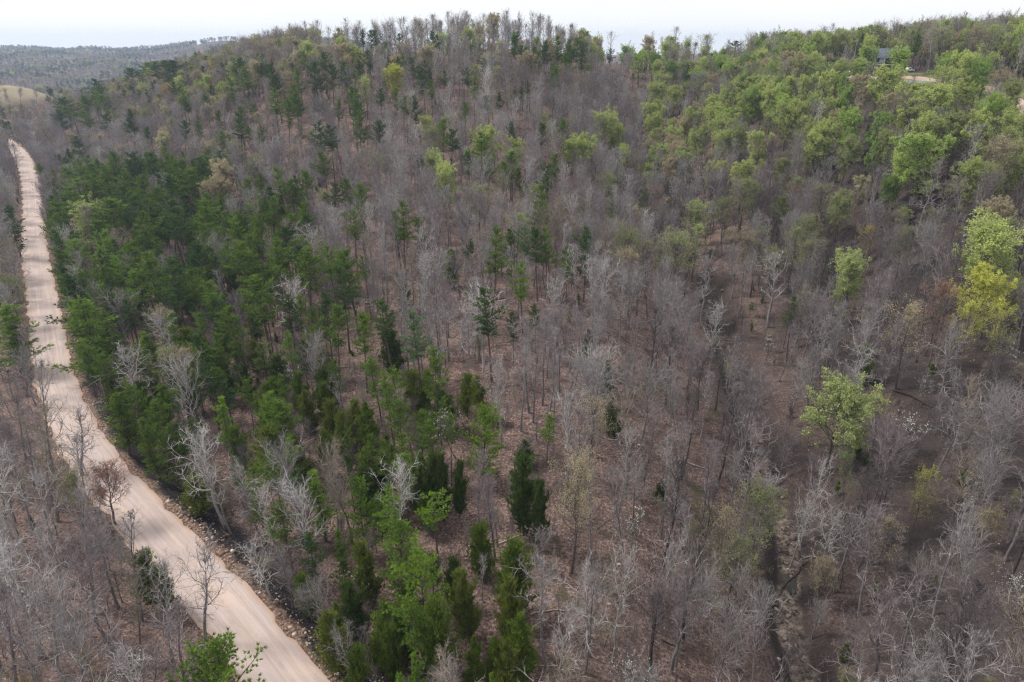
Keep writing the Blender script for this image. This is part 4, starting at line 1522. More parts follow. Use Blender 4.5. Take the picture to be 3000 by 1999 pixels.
# thin saplings and brush on the forest floor
gu = np.random.default_rng(5)
def fill_ok(x, y, pad_r=2.0):
    z = ground(x, y); ok, px, py, zc = in_view(x, y, z + 3, 60)
    dist, i = poly_dist(x, y, ROAD); side = (x - ROAD[i, 0]) * nor_r[i, 0] + (y - ROAD[i, 1]) * nor_r[i, 1]
    ok &= dist > hw_r[i] + np.where(side > 0, 2.6, .7)
    dc, _ = poly_dist(x, y, CREEK); ok &= dc > 2.6
    ok &= ~clear_mask(x, y, 0)
    return [a[ok] for a in (x, y, z, px, py)]
x, y = scatter(38, 270, 3.1, 8); xb, yb = scatter(270, 430, 4.2, 9); x, y = np.r_[x, xb], np.r_[y, yb]
x, y, z, px, py = fill_ok(x, y)
U = []
for j in range(len(x)):
    opn = (px[j] > 1250 and px[j] < 2350 and py[j] > 800)
    if gu.random() < (0.6 if opn else 0.34): continue
    u = gu.random()
    if u < .90:
        v = int(gu.choice([0, 1, 6, 7, 3])); h = gu.uniform(2.2, 7.0) if not opn else gu.uniform(1.8, 5.0); t = gu.choice(['grey', 'mauve', 'dark', 'tan'], p=[.3, .4, .12, .18]); k = 'B'
    elif u < .955: k, v, h, t = 'C', int(gu.integers(0, 3)), gu.uniform(1.2, 3.5), 'mid'
    else: k, v, h, t = 'G', int(gu.integers(4, 7)), gu.uniform(2.0, 5.5), str(gu.choice(['olive', 'tan', 'ygb', 'pale'], p=[.45, .25, .15, .15]))
    U.append(dict(k=k, v=v, x=x[j], y=y[j], z=z[j], h=h, s=h / H0[k][v] * gu.uniform(.8, 1.3), tn=str(t)))
wood("undergrowth", "thin grey saplings and brush over the leafy forest floor", "undergrowth", U)

# the far valley and hills
FW = []
for r0, r1, sp, sc, seed in ((640, 1200, 9.5, 1.0, 31), (1200, 2200, 13.5, 1.25, 32), (2200, 4200, 19.0, 1.55, 33)):
    x, y = scatter(r0, r1, sp, seed, (-0.66, -0.10) if r0 > 1000 else (-0.68, 0.68))
    ok = ~clear_mask(x, y, 0)
    # the cut through the skyline wood
    ax = (x / y) * 2180 + 1500
    if r0 > 2000: ok &= ~((ax > 577) & (ax < 590))
    x, y = x[ok], y[ok]; z = ground(x, y)
    ok, px, py, zc = in_view(x, y, z + 15, 40); x, y, z = x[ok], y[ok], z[ok]
    ok = los(x, y, z + 15); x, y, z = x[ok], y[ok], z[ok]
    w1 = waves(x + 300, y * .6, 260) + waves(x, y * .6 + 900, 120) * .6
    for j in range(len(x)):
        u = gu.random()
        if w1[j] > .14 + .12 * gu.normal(): k, v, t, h = 'P', int(gu.choice([0, 1, 5])), 'dark', gu.uniform(12, 16)
        elif u < .09: k, v, t, h = 'G', int(gu.choice([0, 1])), str(gu.choice(['ygb', 'cream', 'tan'])), gu.uniform(11, 16)
        elif u < .3: k, v, t, h = 'G', int(gu.choice([4, 5, 6])), 'tan', gu.uniform(11, 16)
        else: k, v, t, h = 'B', int(gu.choice([6, 7])), str(gu.choice(['grey', 'tan', 'mauve'])), gu.uniform(11, 15)
        FW.append(dict(k=k, v=v, x=x[j], y=y[j], z=z[j], h=h * (1 + (sc - 1) * .25), s=h / H0[k][v] * sc * 1.15, tn=t))
wood("far_woodland", "hazy mixed woodland over the valley and hills beyond the ridge", "woodland", FW)
print("TREES", n_explicit, n_near, len(INDIV), {k: len(v) for k, v in rest.items()}, len(U), len(FW), {k: sum(q['k'] == k for q in INDIV) for k in 'BGPCD'})
# ------------------------------------------------------------------ ground sheet
def struct(o, label=None, cat=None):
    o['kind'] = 'structure'
    if label: o['label'] = label
    if cat: o['category'] = cat
    return o
az = np.linspace(-1.25, 1.25, 760)
rr = np.concatenate([np.geomspace(12, 230, 330), np.geomspace(230, 4700, 330)[1:]])
Ag, Rg = np.meshgrid(az, rr)
GX, GY = Rg * np.sin(Ag), Rg * np.cos(Ag)
GZ = ground(GX.ravel(), GY.ravel()).reshape(GX.shape)
nr, na = GX.shape
V = np.c_[GX.ravel(), GY.ravel(), GZ.ravel()]
i0 = (np.arange(nr - 1)[:, None] * na + np.arange(na - 1)).ravel()
Fg = np.c_[i0, i0 + 1, i0 + na + 1, i0 + na]
me = mesh_np("ground", V, [Fg[:, ::-1]], [m_ground], smooth=True)
gx, gy = V[:, 0], V[:, 1]; rad_ = np.hypot(gx, gy)
def attrf(nm, arr):
    a = me.attributes.new(nm, 'FLOAT', 'POINT'); a.data.foreach_set("value", arr.astype(np.float32))
grass = np.zeros(len(V)); straw = np.zeros(len(V))
wob = waves(gx, gy, 23) * 3
for cx, cy, r in CLEAR[:12]: grass = np.maximum(grass, np.clip((r - 2 - np.hypot(gx - cx, gy - cy) + wob) / 4, 0, 1))
for cx, cy, r in CLEAR[12:]: straw = np.maximum(straw, np.clip((r + 8 - np.hypot(gx - cx, gy - cy) + wob) / 12, 0, 1))
clay = np.zeros(len(V)); char_ = np.zeros(len(V)); stone_ = np.zeros(len(V)); shade_dark = np.zeros(len(V))
nm_ = rad_ < 720
dist, i = poly_dist(gx[nm_], gy[nm_], ROAD); side = (gx[nm_] - ROAD[i, 0]) * nor_r[i, 0] + (gy[nm_] - ROAD[i, 1]) * nor_r[i, 1]
e = dist - hw_r[i] + waves(gx[nm_], gy[nm_], 9) * 1.6 + waves(gx[nm_] + 7, gy[nm_], 3.1) * 1.0
clay[nm_] = np.where(side > 0, np.clip((1.7 - e) / 0.9, 0, 1) * .8, np.clip((.9 - e) / .6, 0, 1) * .6)
char_[nm_] = np.where(side > 0, np.clip((e - 1.0) / 0.8, 0, 1) * np.clip((8.5 - e) / 3.5, 0, 1), 0) * np.clip((190 - rad_[nm_]) / 50, 0, 1)
dc, j = poly_dist(gx[nm_], gy[nm_], CREEK)
stone_[nm_] = np.clip((1.9 - dc + waves(gx[nm_], gy[nm_], 7) * 1.8) / .8, 0, 1) * np.clip((175 - rad_[nm_]) / 30, 0, 1)
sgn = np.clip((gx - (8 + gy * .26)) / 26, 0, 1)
shade_dark[:] = sgn * .85 + np.clip(waves(gx, gy, 45) * .9, 0, .35)  # cloud shade on the right painted into the colour, plus random dark patches
shade_dark[nm_] = np.maximum(shade_dark[nm_], np.exp(-(dc / 8) ** 2) * 1.0)  # darker along the creek as well
for nm, a in (('grass', grass), ('straw', straw), ('clay', clay), ('char', char_), ('stone', stone_), ('shade_dark', np.clip(shade_dark, 0, 1))): attrf(nm, a)
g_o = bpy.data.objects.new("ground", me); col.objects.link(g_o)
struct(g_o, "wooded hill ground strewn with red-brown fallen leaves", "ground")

def ribbon(name, P, half, z_of, mat, m=11, crown=0.06, wobble=0.5, width_uv=10.0):
    tn = np.gradient(P[:, :2], axis=0); tn /= np.linalg.norm(tn, axis=1)[:, None]; no = np.c_[tn[:, 1], -tn[:, 0]]
    s = np.r_[0, np.cumsum(np.linalg.norm(np.diff(P[:, :2], axis=0), axis=1))]
    k = len(P); V = np.zeros((k, m, 3)); UV = np.zeros((k, m, 2))
    for a in range(m):
        f = a / (m - 1) * 2 - 1
        w = half + wobble * (np.sin(s * .9 + f * 2) * .5 + np.sin(s * .37 + 1.3 + f) * .6 + np.sin(s * 2.3 + f * 3) * .25) * abs(f) ** 4
        xy = P[:, :2] + no * (f * w)[:, None]
        V[:, a, :2] = xy; V[:, a, 2] = z_of(xy[:, 0], xy[:, 1], a, f) + crown * (1 - f * f)
        UV[:, a, 0] = (f + 1) / 2 * width_uv; UV[:, a, 1] = s
    i0 = (np.arange(k - 1)[:, None] * m + np.arange(m - 1)).ravel()
    Fr = np.c_[i0, i0 + 1, i0 + m + 1, i0 + m]
    me = mesh_np(name, V.reshape(-1, 3), [Fr], [mat], smooth=True)
    uvl = me.uv_layers.new(name="UVMap"); uvl.data.foreach_set("uv", UV.reshape(-1, 2)[Fr.ravel()].astype(np.float32).ravel())
    o = bpy.data.objects.new(name, me); col.objects.link(o); return o
rp = np.arange(len(ROAD))
def road_z(x, y, a, f): return RZ + (-0.09 if abs(f) > .99 else 0.0)
road = ribbon("road", ROAD, hw_r + 0.15, road_z, m_road, 15, 0.12)
struct(road, "pinkish-tan gravel road curving away along the wood", "road")
m_drive = plain("drive_dirt", (.40, .32, .27), (.33, .23, .18), .3, .95, .1)
dz = lambda x, y, a, f: ground(x, y) + 0.10
drv = ribbon("dirt_drive", DRIVE, np.full(len(DRIVE), 2.4), dz, m_drive, 7, 0.05)
struct(drv, "pale reddish dirt drive past the house", "dirt drive")

# creek pools
m_water, nt, out = new_mat("creek_water")
pw = principled(nt, out, (.045, .042, .04), .12, None, .5)
pools = []
for a, b, wdt in ((22, 30, 1.3), (44, 50, 1.5), (62, 67, 1.1)):
    if b < len(CREEK):
        Pq = CREEK[a:b]; zz = float(ground(Pq[:, 0], Pq[:, 1]).min()) + .35
        hw = wdt * np.sin(np.linspace(.25, math.pi - .25, len(Pq)))
        o = ribbon("creek_water", Pq, hw, lambda x, y, a_, f, zz=zz: np.full(x.shape, zz), m_water, 7, 0.0, .3)
        struct(o, "still dark pool of the creek over rock", "water")

# rubble: broken rock along the road bank and in the creek
def rocks(name, label, pts, sizes, mat, seed, zf=.6):
    g = np.random.default_rng(seed)
    ph = (1 + 5 ** .5) / 2
    ico = np.array([(-1, ph, 0), (1, ph, 0), (-1, -ph, 0), (1, -ph, 0), (0, -1, ph), (0, 1, ph), (0, -1, -ph), (0, 1, -ph), (ph, 0, -1), (ph, 0, 1), (-ph, 0, -1), (-ph, 0, 1)]) / 1.9
    fa = np.array([(0,11,5),(0,5,1),(0,1,7),(0,7,10),(0,10,11),(1,5,9),(5,11,4),(11,10,2),(10,7,6),(7,1,8),(3,9,4),(3,4,2),(3,2,6),(3,6,8),(3,8,9),(4,9,5),(2,4,11),(6,2,10),(8,6,7),(9,8,1)])
    n = len(pts); V = ico[None] * g.uniform(.65, 1.25, (n, 12, 1)) * (g.uniform(.5, 1.3, (n, 1, 3)) * np.array([1, 1, zf]))
    a = g.uniform(0, 6.28, n); c, s = np.cos(a)[:, None], np.sin(a)[:, None]
    X = V[..., 0] * c - V[..., 1] * s; Y = V[..., 0] * s + V[..., 1] * c
    V = np.stack([X, Y, V[..., 2]], -1) * sizes[:, None, None] + pts[:, None]
    me = mesh_np(name, V.reshape(-1, 3), [(np.arange(n)[:, None, None] * 12 + fa[None]).reshape(-1, 3)], [mat])
    o = bpy.data.objects.new(name, me); col.objects.link(o); o['kind'] = 'stuff'; o['label'] = label; o['category'] = 'rubble'; return o
def rock_mat(name, stops):
    m, nt, out = new_mat(name)
    rnd = nd(nt, "ShaderNodeNewGeometry").outputs["Random Per Island"]
    c = ramp(nt, rnd, stops)
    nz = noise(nt, 3.0, 4, nd(nt, "ShaderNodeNewGeometry").outputs["Position"])
    principled(nt, out, mixc(nt, mapr(nt, nz, .4, .7, 0, .5), c, (.16, .11, .09)), .95, None, .1); return m
m_rock = rock_mat("bank_rock", [(0, (.09, .06, .05)), (.4, (.28, .18, .13)), (.75, (.40, .30, .25)), (1, (.52, .46, .43))])
m_crock = rock_mat("creek_rock", [(0, (.03, .025, .023)), (.5, (.10, .08, .068)), (1, (.22, .18, .155))])
gr = np.random.default_rng(17)
ii = gr.integers(6, len(ROAD) - 1, 7500); near_ = np.hypot(ROAD[ii, 0], ROAD[ii, 1]) < 260; ii = ii[near_]
off = hw_r[ii] + .5 + np.abs(gr.normal(.9, .9, len(ii)))
clump = np.sin(ii * .23) + np.sin(ii * .071 + 1)
keep = (clump + gr.normal(size=len(ii)) * .5 > -.1); ii, off = ii[keep], off[keep]
pp = ROAD[ii, :2] + nor_r[ii] * off[:, None] + gr.normal(size=(len(ii), 2)) * .4
ii2 = gr.integers(6, len(ROAD) - 1, 900); ii2 = ii2[np.hypot(ROAD[ii2, 0], ROAD[ii2, 1]) < 200]
p2 = ROAD[ii2, :2] - nor_r[ii2] * (hw_r[ii2] + np.abs(gr.normal(.7, .4, len(ii2))))[:, None]
pp = np.r_[pp, p2]
rocks("rubble", "broken tan rock and clay lumps lining the gravel road", np.c_[pp, ground(pp[:, 0], pp[:, 1]) + .04], np.minimum(gr.gamma(1.6, .07, len(pp)) + .05, .6), m_rock, 1)
jj_ = gr.integers(0, len(CREEK), 900)
pc = CREEK[jj_] + gr.normal(size=(900, 2)) * 1.15
rocks("creek_rubble", "flat grey-brown stones lying along the creek bed", np.c_[pc, ground(pc[:, 0], pc[:, 1]) + .03], gr.gamma(1.8, .11, 900) + .05, m_crock, 2, .28)

px_r, py_r = scatter(42, 150, 1.9, 77); gs_ = np.random.default_rng(6); m_ = gs_.random(len(px_r)) < .35; px_r, py_r = px_r[m_], py_r[m_]
d_r, i_r = poly_dist(px_r, py_r, ROAD); m_ = d_r > hw_r[i_r] + 1.5; px_r, py_r = px_r[m_], py_r[m_]
rocks("forest_stones", "small pale stones lying loose among the fallen leaves", np.c_[px_r, py_r, ground(px_r, py_r) + .02], np.minimum(gs_.gamma(1.5, .06, len(px_r)) + .03, .5), m_rock, 3, .5)
# thin fallen limbs and sticks all over the forest floor
px_r, py_r = scatter(42, 170, 2.3, 78); m_ = gs_.random(len(px_r)) < .55; px_r, py_r = px_r[m_], py_r[m_]
d_r, i_r = poly_dist(px_r, py_r, ROAD); m_ = d_r > hw_r[i_r] + 2; px_r, py_r = px_r[m_], py_r[m_]
n_s = len(px_r); a_s = gs_.uniform(0, 6.28, n_s); l_s = gs_.gamma(2.0, .8, n_s) + .5; S = []
x1, y1 = px_r + np.cos(a_s) * l_s, py_r + np.sin(a_s) * l_s; xm, ym = (px_r + x1) / 2 + gs_.normal(size=n_s) * .12, (py_r + y1) / 2 + gs_.normal(size=n_s) * .12
z0, zm, z1 = ground(px_r, py_r) + .06, ground(xm, ym) + .12, ground(x1, y1) + .05; r_s = np.clip(.012 * l_s, .018, .07)
Sg = np.r_[np.c_[px_r, py_r, z0, xm, ym, zm, r_s, r_s * .8], np.c_[xm, ym, zm, x1, y1, z1, r_s * .8, r_s * .3], np.c_[xm, ym, zm, xm + np.cos(a_s + .6) * l_s * .35, ym + np.sin(a_s + .6) * l_s * .35, zm + .12, r_s * .5, r_s * .2]]
v, f = prisms(Sg, 4)
m_stick = plain("stick_bark", (.24, .20, .18), (.09, .075, .068), .7, .95, .1)
o = bpy.data.objects.new("fallen_sticks", mesh_np("fallen_sticks", v, [f], [m_stick])); col.objects.link(o)
o['kind'] = 'stuff'; o['label'] = "scattered dead sticks and limbs on the leaf litter"; o['category'] = "dead branches"

# ------------------------------------------------------------------ fallen trunks
m_logd = plain("rotten_log", (.075, .055, .048), (.03, .024, .022), 2.0, .95, .1)
m_logp = plain("bleached_log", (.40, .35, .31), (.26, .22, .20), 2.0, .95, .1)
def log(p0, p1, r, mat, label, lift=0.0):
    a = hit(*p0, .2); b = hit(*p1, .2); n = 16
    g = np.random.default_rng(int(p0[0])); L = np.linalg.norm(b - a); S = []
    u = (b - a) / L; wv = np.array([-u[1], u[0]])
    P = []
    for t in np.linspace(0, 1, n):
        q = a + (b - a) * t + wv * L * (.025 * math.sin(t * 5 + p0[0]) + .01 * math.sin(t * 13))
        P.append((*q, float(ground(*q)) + r * .7 + lift * math.sin(math.pi * t)))
    P = np.array(P); rad = r * (1 - .65 * np.linspace(0, 1, n))
    side = np.array([*wv, 0]); upv = np.array([0, 0, 1.0]); V = []
    for i in range(n):
        for k in range(8):
            t = 2 * math.pi * k / 8; V.append(P[i] + (side * math.cos(t) + upv * math.sin(t)) * rad[i] * g.uniform(.92, 1.08))
    Fq = np.array([[i * 8 + k, i * 8 + (k + 1) % 8, (i + 1) * 8 + (k + 1) % 8, (i + 1) * 8 + k] for i in range(n - 1) for k in range(8)])
    c0, c1 = len(V), len(V) + 1; V += [P[0], P[-1]]
    caps = np.array([[c0, (k + 1) % 8, k] for k in range(8)] + [[c1, (n - 1) * 8 + k, (n - 1) * 8 + (k + 1) % 8] for k in range(8)])
    e = bpy.data.objects.new("fallen_trunk", None); col.objects.link(e); e.location = (*P[0],)
    V = np.array(V) - P[0]
    o = bpy.data.objects.new("stem", mesh_np("fallen_stem", V, [Fq, caps], [mat], smooth=False)); col.objects.link(o); o.parent = e
    for k in range(7):
        i = int(g.integers(n // 2, n)); d = nrm(np.array([*(u * .7 + wv * g.choice([-1, 1]) * .7), g.uniform(.1, .8)])); l = g.uniform(.08, .16) * L
        q = P[i] - P[0]; S.append((*q, *(q + d * l * .6), rad[i] * .45, rad[i] * .25)); m_ = q + d * l * .6
        S.append((*m_, *(m_ + nrm(d + g.normal(size=3) * .4) * l * .5), rad[i] * .25, .01)); S.append((*m_, *(m_ + nrm(d + g.normal(size=3) * .6) * l * .4), rad[i] * .2, .01))
    v, f = prisms(np.array(S), 4)
    o = bpy.data.objects.new("branches", mesh_np("fallen_branches", v, [f], [mat])); col.objects.link(o); o.parent = e
    e['label'] = label; e['category'] = "fallen tree"; e['group'] = "fallen trunks on the forest floor"
for a, b, r, m, lab in [
    ((2560, 1118), (2738, 1203), .34, m_logd, "long dark fallen trunk lying between bare trees above a dogwood"),
    ((1990, 1342), (2112, 1396), .17, m_logp, "pale thin fallen trunk upslope of the creek"),
    ((1792, 1247), (1850, 1302), .15, m_logp, "short greyish fallen trunk beside the lone dark cedar"),
    ((1462, 1590), (1536, 1564), .15, m_logp, "brown fallen pole below the tall dark cedar"),
    ((1552, 1800), (1672, 1782), .13, m_logp, "thin arched fallen stem on open leaf litter"),
    ((2028, 1755), (2165, 1750), .13, m_logp, "straight bleached fallen stem by the bottom creek trees"),
    ((2005, 1796), (2092, 1806), .11, m_logp, "short white fallen stick just below a straight bleached one"),
    ((2364, 1944), (2428, 1966), .12, m_logp, "white fallen pole laid across the creek near the bottom"),
    ((2350, 1655), (2440, 1622), .22, m_logd, "black fallen trunk spanning the creek bend"),
    ((2262, 1765), (2342, 1660), .26, m_logd, "black fallen trunk slanting down into the creek"),
    ((1322, 1870), (1350, 1922), .12, m_logd, "thin dark curved stem on litter between cedars"),
    ((1448, 876), (1490, 873), .16, m_logd, "dark fallen log at the feet of the tall pines"),
    ((12, 1712), (112, 1758), .20, m_logp, "large white fallen trunk in the wood by the road"),
    ((1930, 1872), (2010, 1905), .14, m_logd, "dark fallen branch right of the bottom dogwood")]:
    log(a, b, r, m, lab)

# ------------------------------------------------------------------ the house and the things round it
def bx(L, x0, x1, y0, y1, z0, z1):
    V = np.array([(x, y, z) for z in (z0, z1) for y in (y0, y1) for x in (x0, x1)], float)
    Fq = np.array([(0, 2, 3, 1), (4, 5, 7, 6), (0, 1, 5, 4), (2, 6, 7, 3), (0, 4, 6, 2), (1, 3, 7, 5)])
    L.append((V, Fq)); return L
def part(name, L, mat, parent, smooth=False, label=None):
    V, Fs = join(L)
    Vs = np.array([len(f[0]) for f in Fs])
    o = bpy.data.objects.new(name, mesh_np(name, V, Fs, [mat], smooth=smooth)); col.objects.link(o); o.parent = parent
    if label: o['label'] = label
    return o
def cyl(L, p0, p1, r0, r1, sides=12):
    v, f = prisms(np.array([(*p0, *p1, r0, r1)]), sides)
    L.append((v, f)); L.append((v, np.array([list(range(sides))[::-1]]))); L.append((v, np.array([list(range(sides, 2 * sides))]))); return L
def root(name, xy, rot, label, cat, dz_=0.0):
    e = bpy.data.objects.new(name, None); col.objects.link(e)
    e.location = (xy[0], xy[1], float(ground(*xy)) + dz_); e.rotation_euler = (0, 0, rot); e['label'] = label; e['category'] = cat; return e
m_white = plain("white_siding", (.74, .75, .74), (.64, .66, .65)); m_stonew = plain("tan_stone_wall", (.42, .36, .30), (.30, .25, .21), 1.5)
m_roof = plain("slate_blue_roof", (.085, .10, .15), (.06, .07, .11)); m_glass = plain("dark_window_glass", (.02, .022, .025), (.03, .03, .035), 1, .15, .5)
m_green = plain("green_railing_paint", (.08, .19, .09)); m_trim = plain("white_trim", (.78, .78, .77)); m_dkdoor = plain("dark_door", (.05, .045, .04))
az_h = at(2602, 338)
hs = root("house", az_h, -.48, "white two-storey house with dark blue roof behind green trees", "house", .1)
W_, D_ = 7.0, 4.5
part("lower_wall", bx([], -W_, W_, -D_, D_, -1.2, 3.0), m_stonew, hs)
part("upper_wall", bx([], -W_ - .05, W_ + .05, -D_ - .05, D_ + .05, 3.0, 5.9), m_white, hs)
Vr = np.array([(-W_ - .8, -D_ - 2.6, 5.55), (W_ + .8, -D_ - 2.6, 5.55), (W_ + .8, 0, 9.0), (-W_ - .8, 0, 9.0), (W_ + .8, D_ + .8, 5.7), (-W_ - .8, D_ + .8, 5.7)])
Vr2 = Vr - np.array([0, 0, .22])
Lr = [(np.r_[Vr, Vr2], np.array([(0, 1, 2, 3), (3, 2, 4, 5), (7, 6, 9, 8), (8, 9, 11, 10), (0, 6, 7, 1), (5, 4, 10, 11), (1, 7, 8, 2), (2, 8, 10, 4), (0, 3, 9, 6), (3, 5, 11, 9)]))]
rf = part("roof", Lr, m_roof, hs)
ch = part("chimney", bx([], 3.2, 4.1, .6, 1.5, 8.0, 9.9), m_stonew, rf)
gb = np.array([(-W_ - .1, -D_ - .1, 5.9), (-W_ - .1, D_ + .1, 5.9), (-W_ - .1, 0, 8.65), (W_ + .1, -D_ - .1, 5.9), (W_ + .1, D_ + .1, 5.9), (W_ + .1, 0, 8.65)])
part("gable_wall", [(gb, np.array([(0, 2, 1)])), (gb, np.array([(3, 4, 5)])), (gb, np.array([(0, 3, 5, 2)])), (gb, np.array([(1, 2, 5, 4)]))], m_white, hs)
bal = part("balcony_deck", bx([], -W_, W_, -D_ - 2.3, -D_ - .06, 2.85, 3.05), m_trim, hs)
Lb = []
for k in range(29): bx(Lb, -W_ + k * .5 - .03, -W_ + k * .5 + .03, -D_ - 2.28, -D_ - 2.22, 3.05, 3.95)
bx(Lb, -W_, W_, -D_ - 2.3, -D_ - 2.2, 3.95, 4.05)
part("railing", Lb, m_green, bal)
for k in range(5):
    xk = -W_ + .15 + k * (2 * W_ - .3) / 4
    part("porch_post", bx(bx([], xk - .09, xk + .09, -D_ - 2.18, -D_ - 2.0, -1.0, 2.85), xk - .09, xk + .09, -D_ - 2.18, -D_ - 2.0, 3.05, 5.4), m_trim, hs)
for xk, z0, z1, w in ((-5.2, 3.9, 5.2, .6), (-2.6, 3.9, 5.2, .6), (4.9, 3.9, 5.2, .6), (-5, .9, 2.2, .6), (3.4, .9, 2.2, .7), (5.6, .9, 2.2, .5)):
    fr = part("window", bx([], xk - w - .08, xk + w + .08, -D_ - .12, -D_ - .051, z0 - .08, z1 + .08), m_trim, hs)
    part("pane", bx([], xk - w, xk + w, -D_ - .15, -D_ - .121, z0, z1), m_glass, fr)
part("patio_door", bx([], .2, 2.6, -D_ - .14, -D_ - .051, 3.06, 5.3), m_glass, hs)
part("door", bx([], .3, 1.4, -D_ - .1, -D_ - .003, 0, 2.15), m_dkdoor, hs)

def vehicle(xy, rot, paint, label, cat, name, open_top=False):
    e = root(name, xy, rot, label, cat, .05)
    mp_ = plain(name + "_paint", paint, tuple(c * .9 for c in paint), 1, .3, .5)
    def loft(xs, zs_, half, taper=.12):
        n = len(xs); V = []; Fs = []
        for i in range(n):
            x0, zb, zt = xs[i], zs_[i][0], zs_[i][1]
            w2 = half - (taper if zt > 1.1 else .03)
            V += [(x0, -half, zb), (x0, half, zb), (x0, half, zb + (zt - zb) * .5), (x0, w2, zt), (x0, -w2, zt), (x0, -half, zb + (zt - zb) * .5)]
        V = np.array(V)
        for i in range(n - 1):
            for k in range(6): Fs.append((i * 6 + k, i * 6 + (k + 1) % 6, (i + 1) * 6 + (k + 1) % 6, (i + 1) * 6 + k))
        return [(V, np.array(Fs)), (V, np.array([[5, 4, 3, 2, 1, 0]])), (V, np.array([[(n - 1) * 6 + k for k in range(6)]]))]
    if not open_top:
        part("body", loft([-2.7, -2.6, -.6, -.5, 1.3, 2.5, 2.7], [(.5, .9), (.42, 1.0), (.42, 1.02), (.42, 1.02), (.42, 1.05), (.42, .95), (.5, .8)], .92), mp_, e)
        part("cab", loft([-.75, -.5, .7, 1.35], [(1.02, 1.1), (1.02, 1.72), (1.02, 1.72), (1.02, 1.08)], .84, .16), mp_, e)
        part("windscreen", loft([.78, 1.36], [(1.1, 1.66), (1.06, 1.12)], .74, .1), m_glass, e)
        part("side_window", bx([], -.45, .65, -.86, -.80, 1.12, 1.55), m_glass, e)
        part("side_window", bx([], -.45, .65, .80, .86, 1.12, 1.55), m_glass, e)
    else:
        part("body", loft([-1.4, -1.3, .4, 1.3, 1.45], [(.4, .8), (.35, .9), (.35, .75), (.35, .95), (.4, .8)], .7), mp_, e)
        part("canopy", bx([], -.6, .75, -.65, .65, 1.75, 1.83), mp_, e)
        for sx in (-.55, .7):
            for sy in (-.6, .6): part("canopy_post", bx([], sx - .03, sx + .03, sy - .03, sy + .03, .85, 1.75), mp_, e)
    m_t = plain("tyre_rubber", (.02, .02, .02)); m_rim = plain("rim_metal", (.4, .4, .4), None, 3, .4)
    for sx in ((-1.7, 1.7) if not open_top else (-.95, .95)):
        for sy in (-1, 1):
            w = part("wheel", cyl([], (sx, sy * .74, .36), (sx, sy * .94, .36), .36, .36, 14), m_t, e)
            part("rim", cyl([], (sx, sy * .93, .36), (sx, sy * .96, .36), .2, .2, 10), m_rim, w)
    for sy in (-.62, .62): part("headlight", bx([], 2.66 if not open_top else 1.43, 2.73 if not open_top else 1.48, sy - .16, sy + .16, .66, .8), m_trim, e)
vehicle(at(2676, 330), .35, (.75, .77, .78), "white pickup parked at the top of the dirt drive", "pickup", "parked_pickup")
vehicle(at(2491, 342), 1.2, (.03, .04, .035), "dark open utility cart parked on the drive's end", "utility cart", "utility_cart", True)
vehicle(at(2862, 300), -.5, (.40, .42, .44), "silver-white pickup half hidden by trees along the drive", "pickup", "parked_pickup")

def tank(xy, rot, label):
    e = root("propane_tank", xy, rot, label, "propane tank")
    pts = np.array([(-1.5, .05), (-1.42, .33), (-1.2, .5), (1.2, .5), (1.42, .33), (1.5, .05)]); V = []
    for x0, r in pts:
        for k in range(14): V.append((x0, r * math.cos(k * math.tau / 14), .95 + r * math.sin(k * math.tau / 14)))
    Fq = np.array([[i * 14 + k, i * 14 + (k + 1) % 14, (i + 1) * 14 + (k + 1) % 14, (i + 1) * 14 + k] for i in range(5) for k in range(14)])
    part("shell", [(np.array(V), Fq)], m_trim, e, True)
    part("valve_cover", cyl([], (0, 0, 1.42), (0, 0, 1.65), .2, .16), m_trim, e)
    for sx in (-.9, .9): part("leg", bx([], sx - .1, sx + .1, -.35, .35, -.1, .56), m_stonew, e)
tank(at(2463, 338), .2, "white rounded tank at the edge of the lawn by the drive")

e = root("retaining_wall", at(2722, 303), -.55, "long low whitish wall beside the dirt drive", "wall")
Lw = []
for k in range(12):
    bx(Lw, -5.5 + k * .92, -5.5 + k * .92 + .9, -.3, .3, -.3, .62 + .06 * math.sin(k * 2.1))
part("stone_course", Lw, m_trim, e)
part("coping", bx([], -5.55, 5.6, -.38, .38, .69, .79), m_white, e)
e = root("tarp_stack", at(2587, 322), -.5, "white covered pile in front of the house", "covered pile")
V = np.array([(x0 * 2.2, y0 * .9, .75 + .12 * math.sin(x0 * 5) if abs(x0) < 1 and abs(y0) < 1 else -.1) for x0 in np.linspace(-1, 1, 9) for y0 in np.linspace(-1, 1, 5)])
part("tarp", [(V, np.array([[i * 5 + k, i * 5 + k + 1, (i + 1) * 5 + k + 1, (i + 1) * 5 + k] for i in range(8) for k in range(4)]))], m_white, e, True)

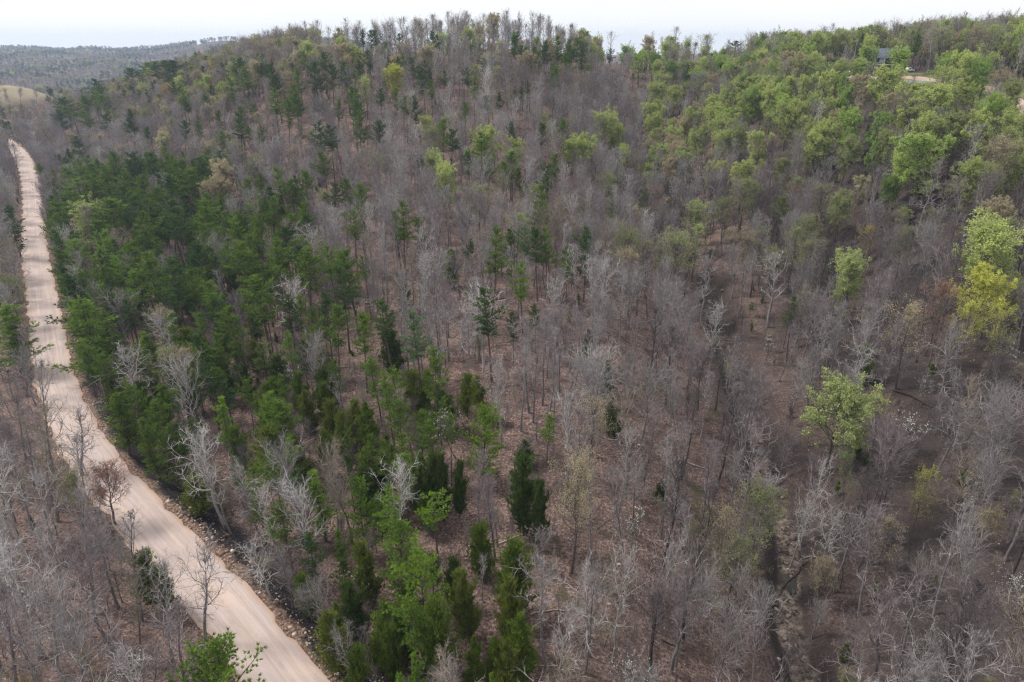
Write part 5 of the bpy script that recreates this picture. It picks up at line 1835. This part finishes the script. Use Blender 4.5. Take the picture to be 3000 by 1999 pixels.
m_pole = plain("weathered_pole", (.34, .32, .30))
e = root("utility_pole", at(2509, 425), .3, "weathered utility pole with crossarm on the grassy rise", "utility pole")
part("pole", cyl([], (0, 0, -.5), (0, 0, 10.5), .17, .11, 10), m_pole, e)
ca = part("crossarm", bx([], -1.3, 1.3, -.07, .07, 9.5, 9.65), m_pole, e)
for sx in (-1.15, -.5, .5, 1.15): part("insulator", cyl([], (sx, 0, 9.65), (sx, 0, 9.85), .06, .04, 8), m_trim, ca)
part("transformer", cyl([], (.33, 0, 8.0), (.33, 0, 8.9), .2, .2, 12), m_stonew, e)

e = root("garden_shed", at(1245, 383), -.1, "small grey-roofed shed under trees just below the ridge", "shed")
part("wall", bx([], -1.9, 1.9, -1.5, 1.5, -.5, 2.2), m_stonew, e)
rv = np.array([(-2.2, -1.9, 2.1), (2.2, -1.9, 2.1), (2.2, 0, 3.4), (-2.2, 0, 3.4), (2.2, 1.9, 2.1), (-2.2, 1.9, 2.1)])
rv2 = rv - np.array([0, 0, .12])
part("roof", [(np.r_[rv, rv2], np.array([(0, 1, 2, 3), (3, 2, 4, 5), (7, 6, 9, 8), (8, 9, 11, 10), (0, 6, 7, 1), (5, 4, 10, 11), (1, 7, 8, 2), (2, 8, 10, 4), (0, 3, 9, 6), (3, 5, 11, 9)]))], plain("metal_roof", (.5, .52, .54), None, 2, .4), e)
part("door", bx([], -.45, .45, -1.56, -1.503, 0, 1.95), m_trim, e)

# ------------------------------------------------------------------ haze
if HAZE_DENSITY > 0:
    zlo, zhi = float(GZ.min()) - 1.0, max(float(GZ.max()), 10.0) + 45.0
    m, nt, out = new_mat("haze_air")
    pv = nd(nt, "ShaderNodeVolumePrincipled")
    pv.inputs["Color"].default_value = (.60, .75, 1.0, 1)
    pv.inputs["Density"].default_value = HAZE_DENSITY
    pv.inputs["Anisotropy"].default_value = 0.3
    nt.links.new(pv.outputs[0], out.inputs["Volume"])
    Lh = bx([], -4800, 4800, -300, 4800, zlo, zhi)
    V, Fs = join(Lh)
    hz = bpy.data.objects.new("haze", mesh_np("haze", V, Fs, [m])); col.objects.link(hz)
    hz['kind'] = 'stuff'; hz['label'] = "pale blue haze over the far hills"; hz['category'] = "haze"
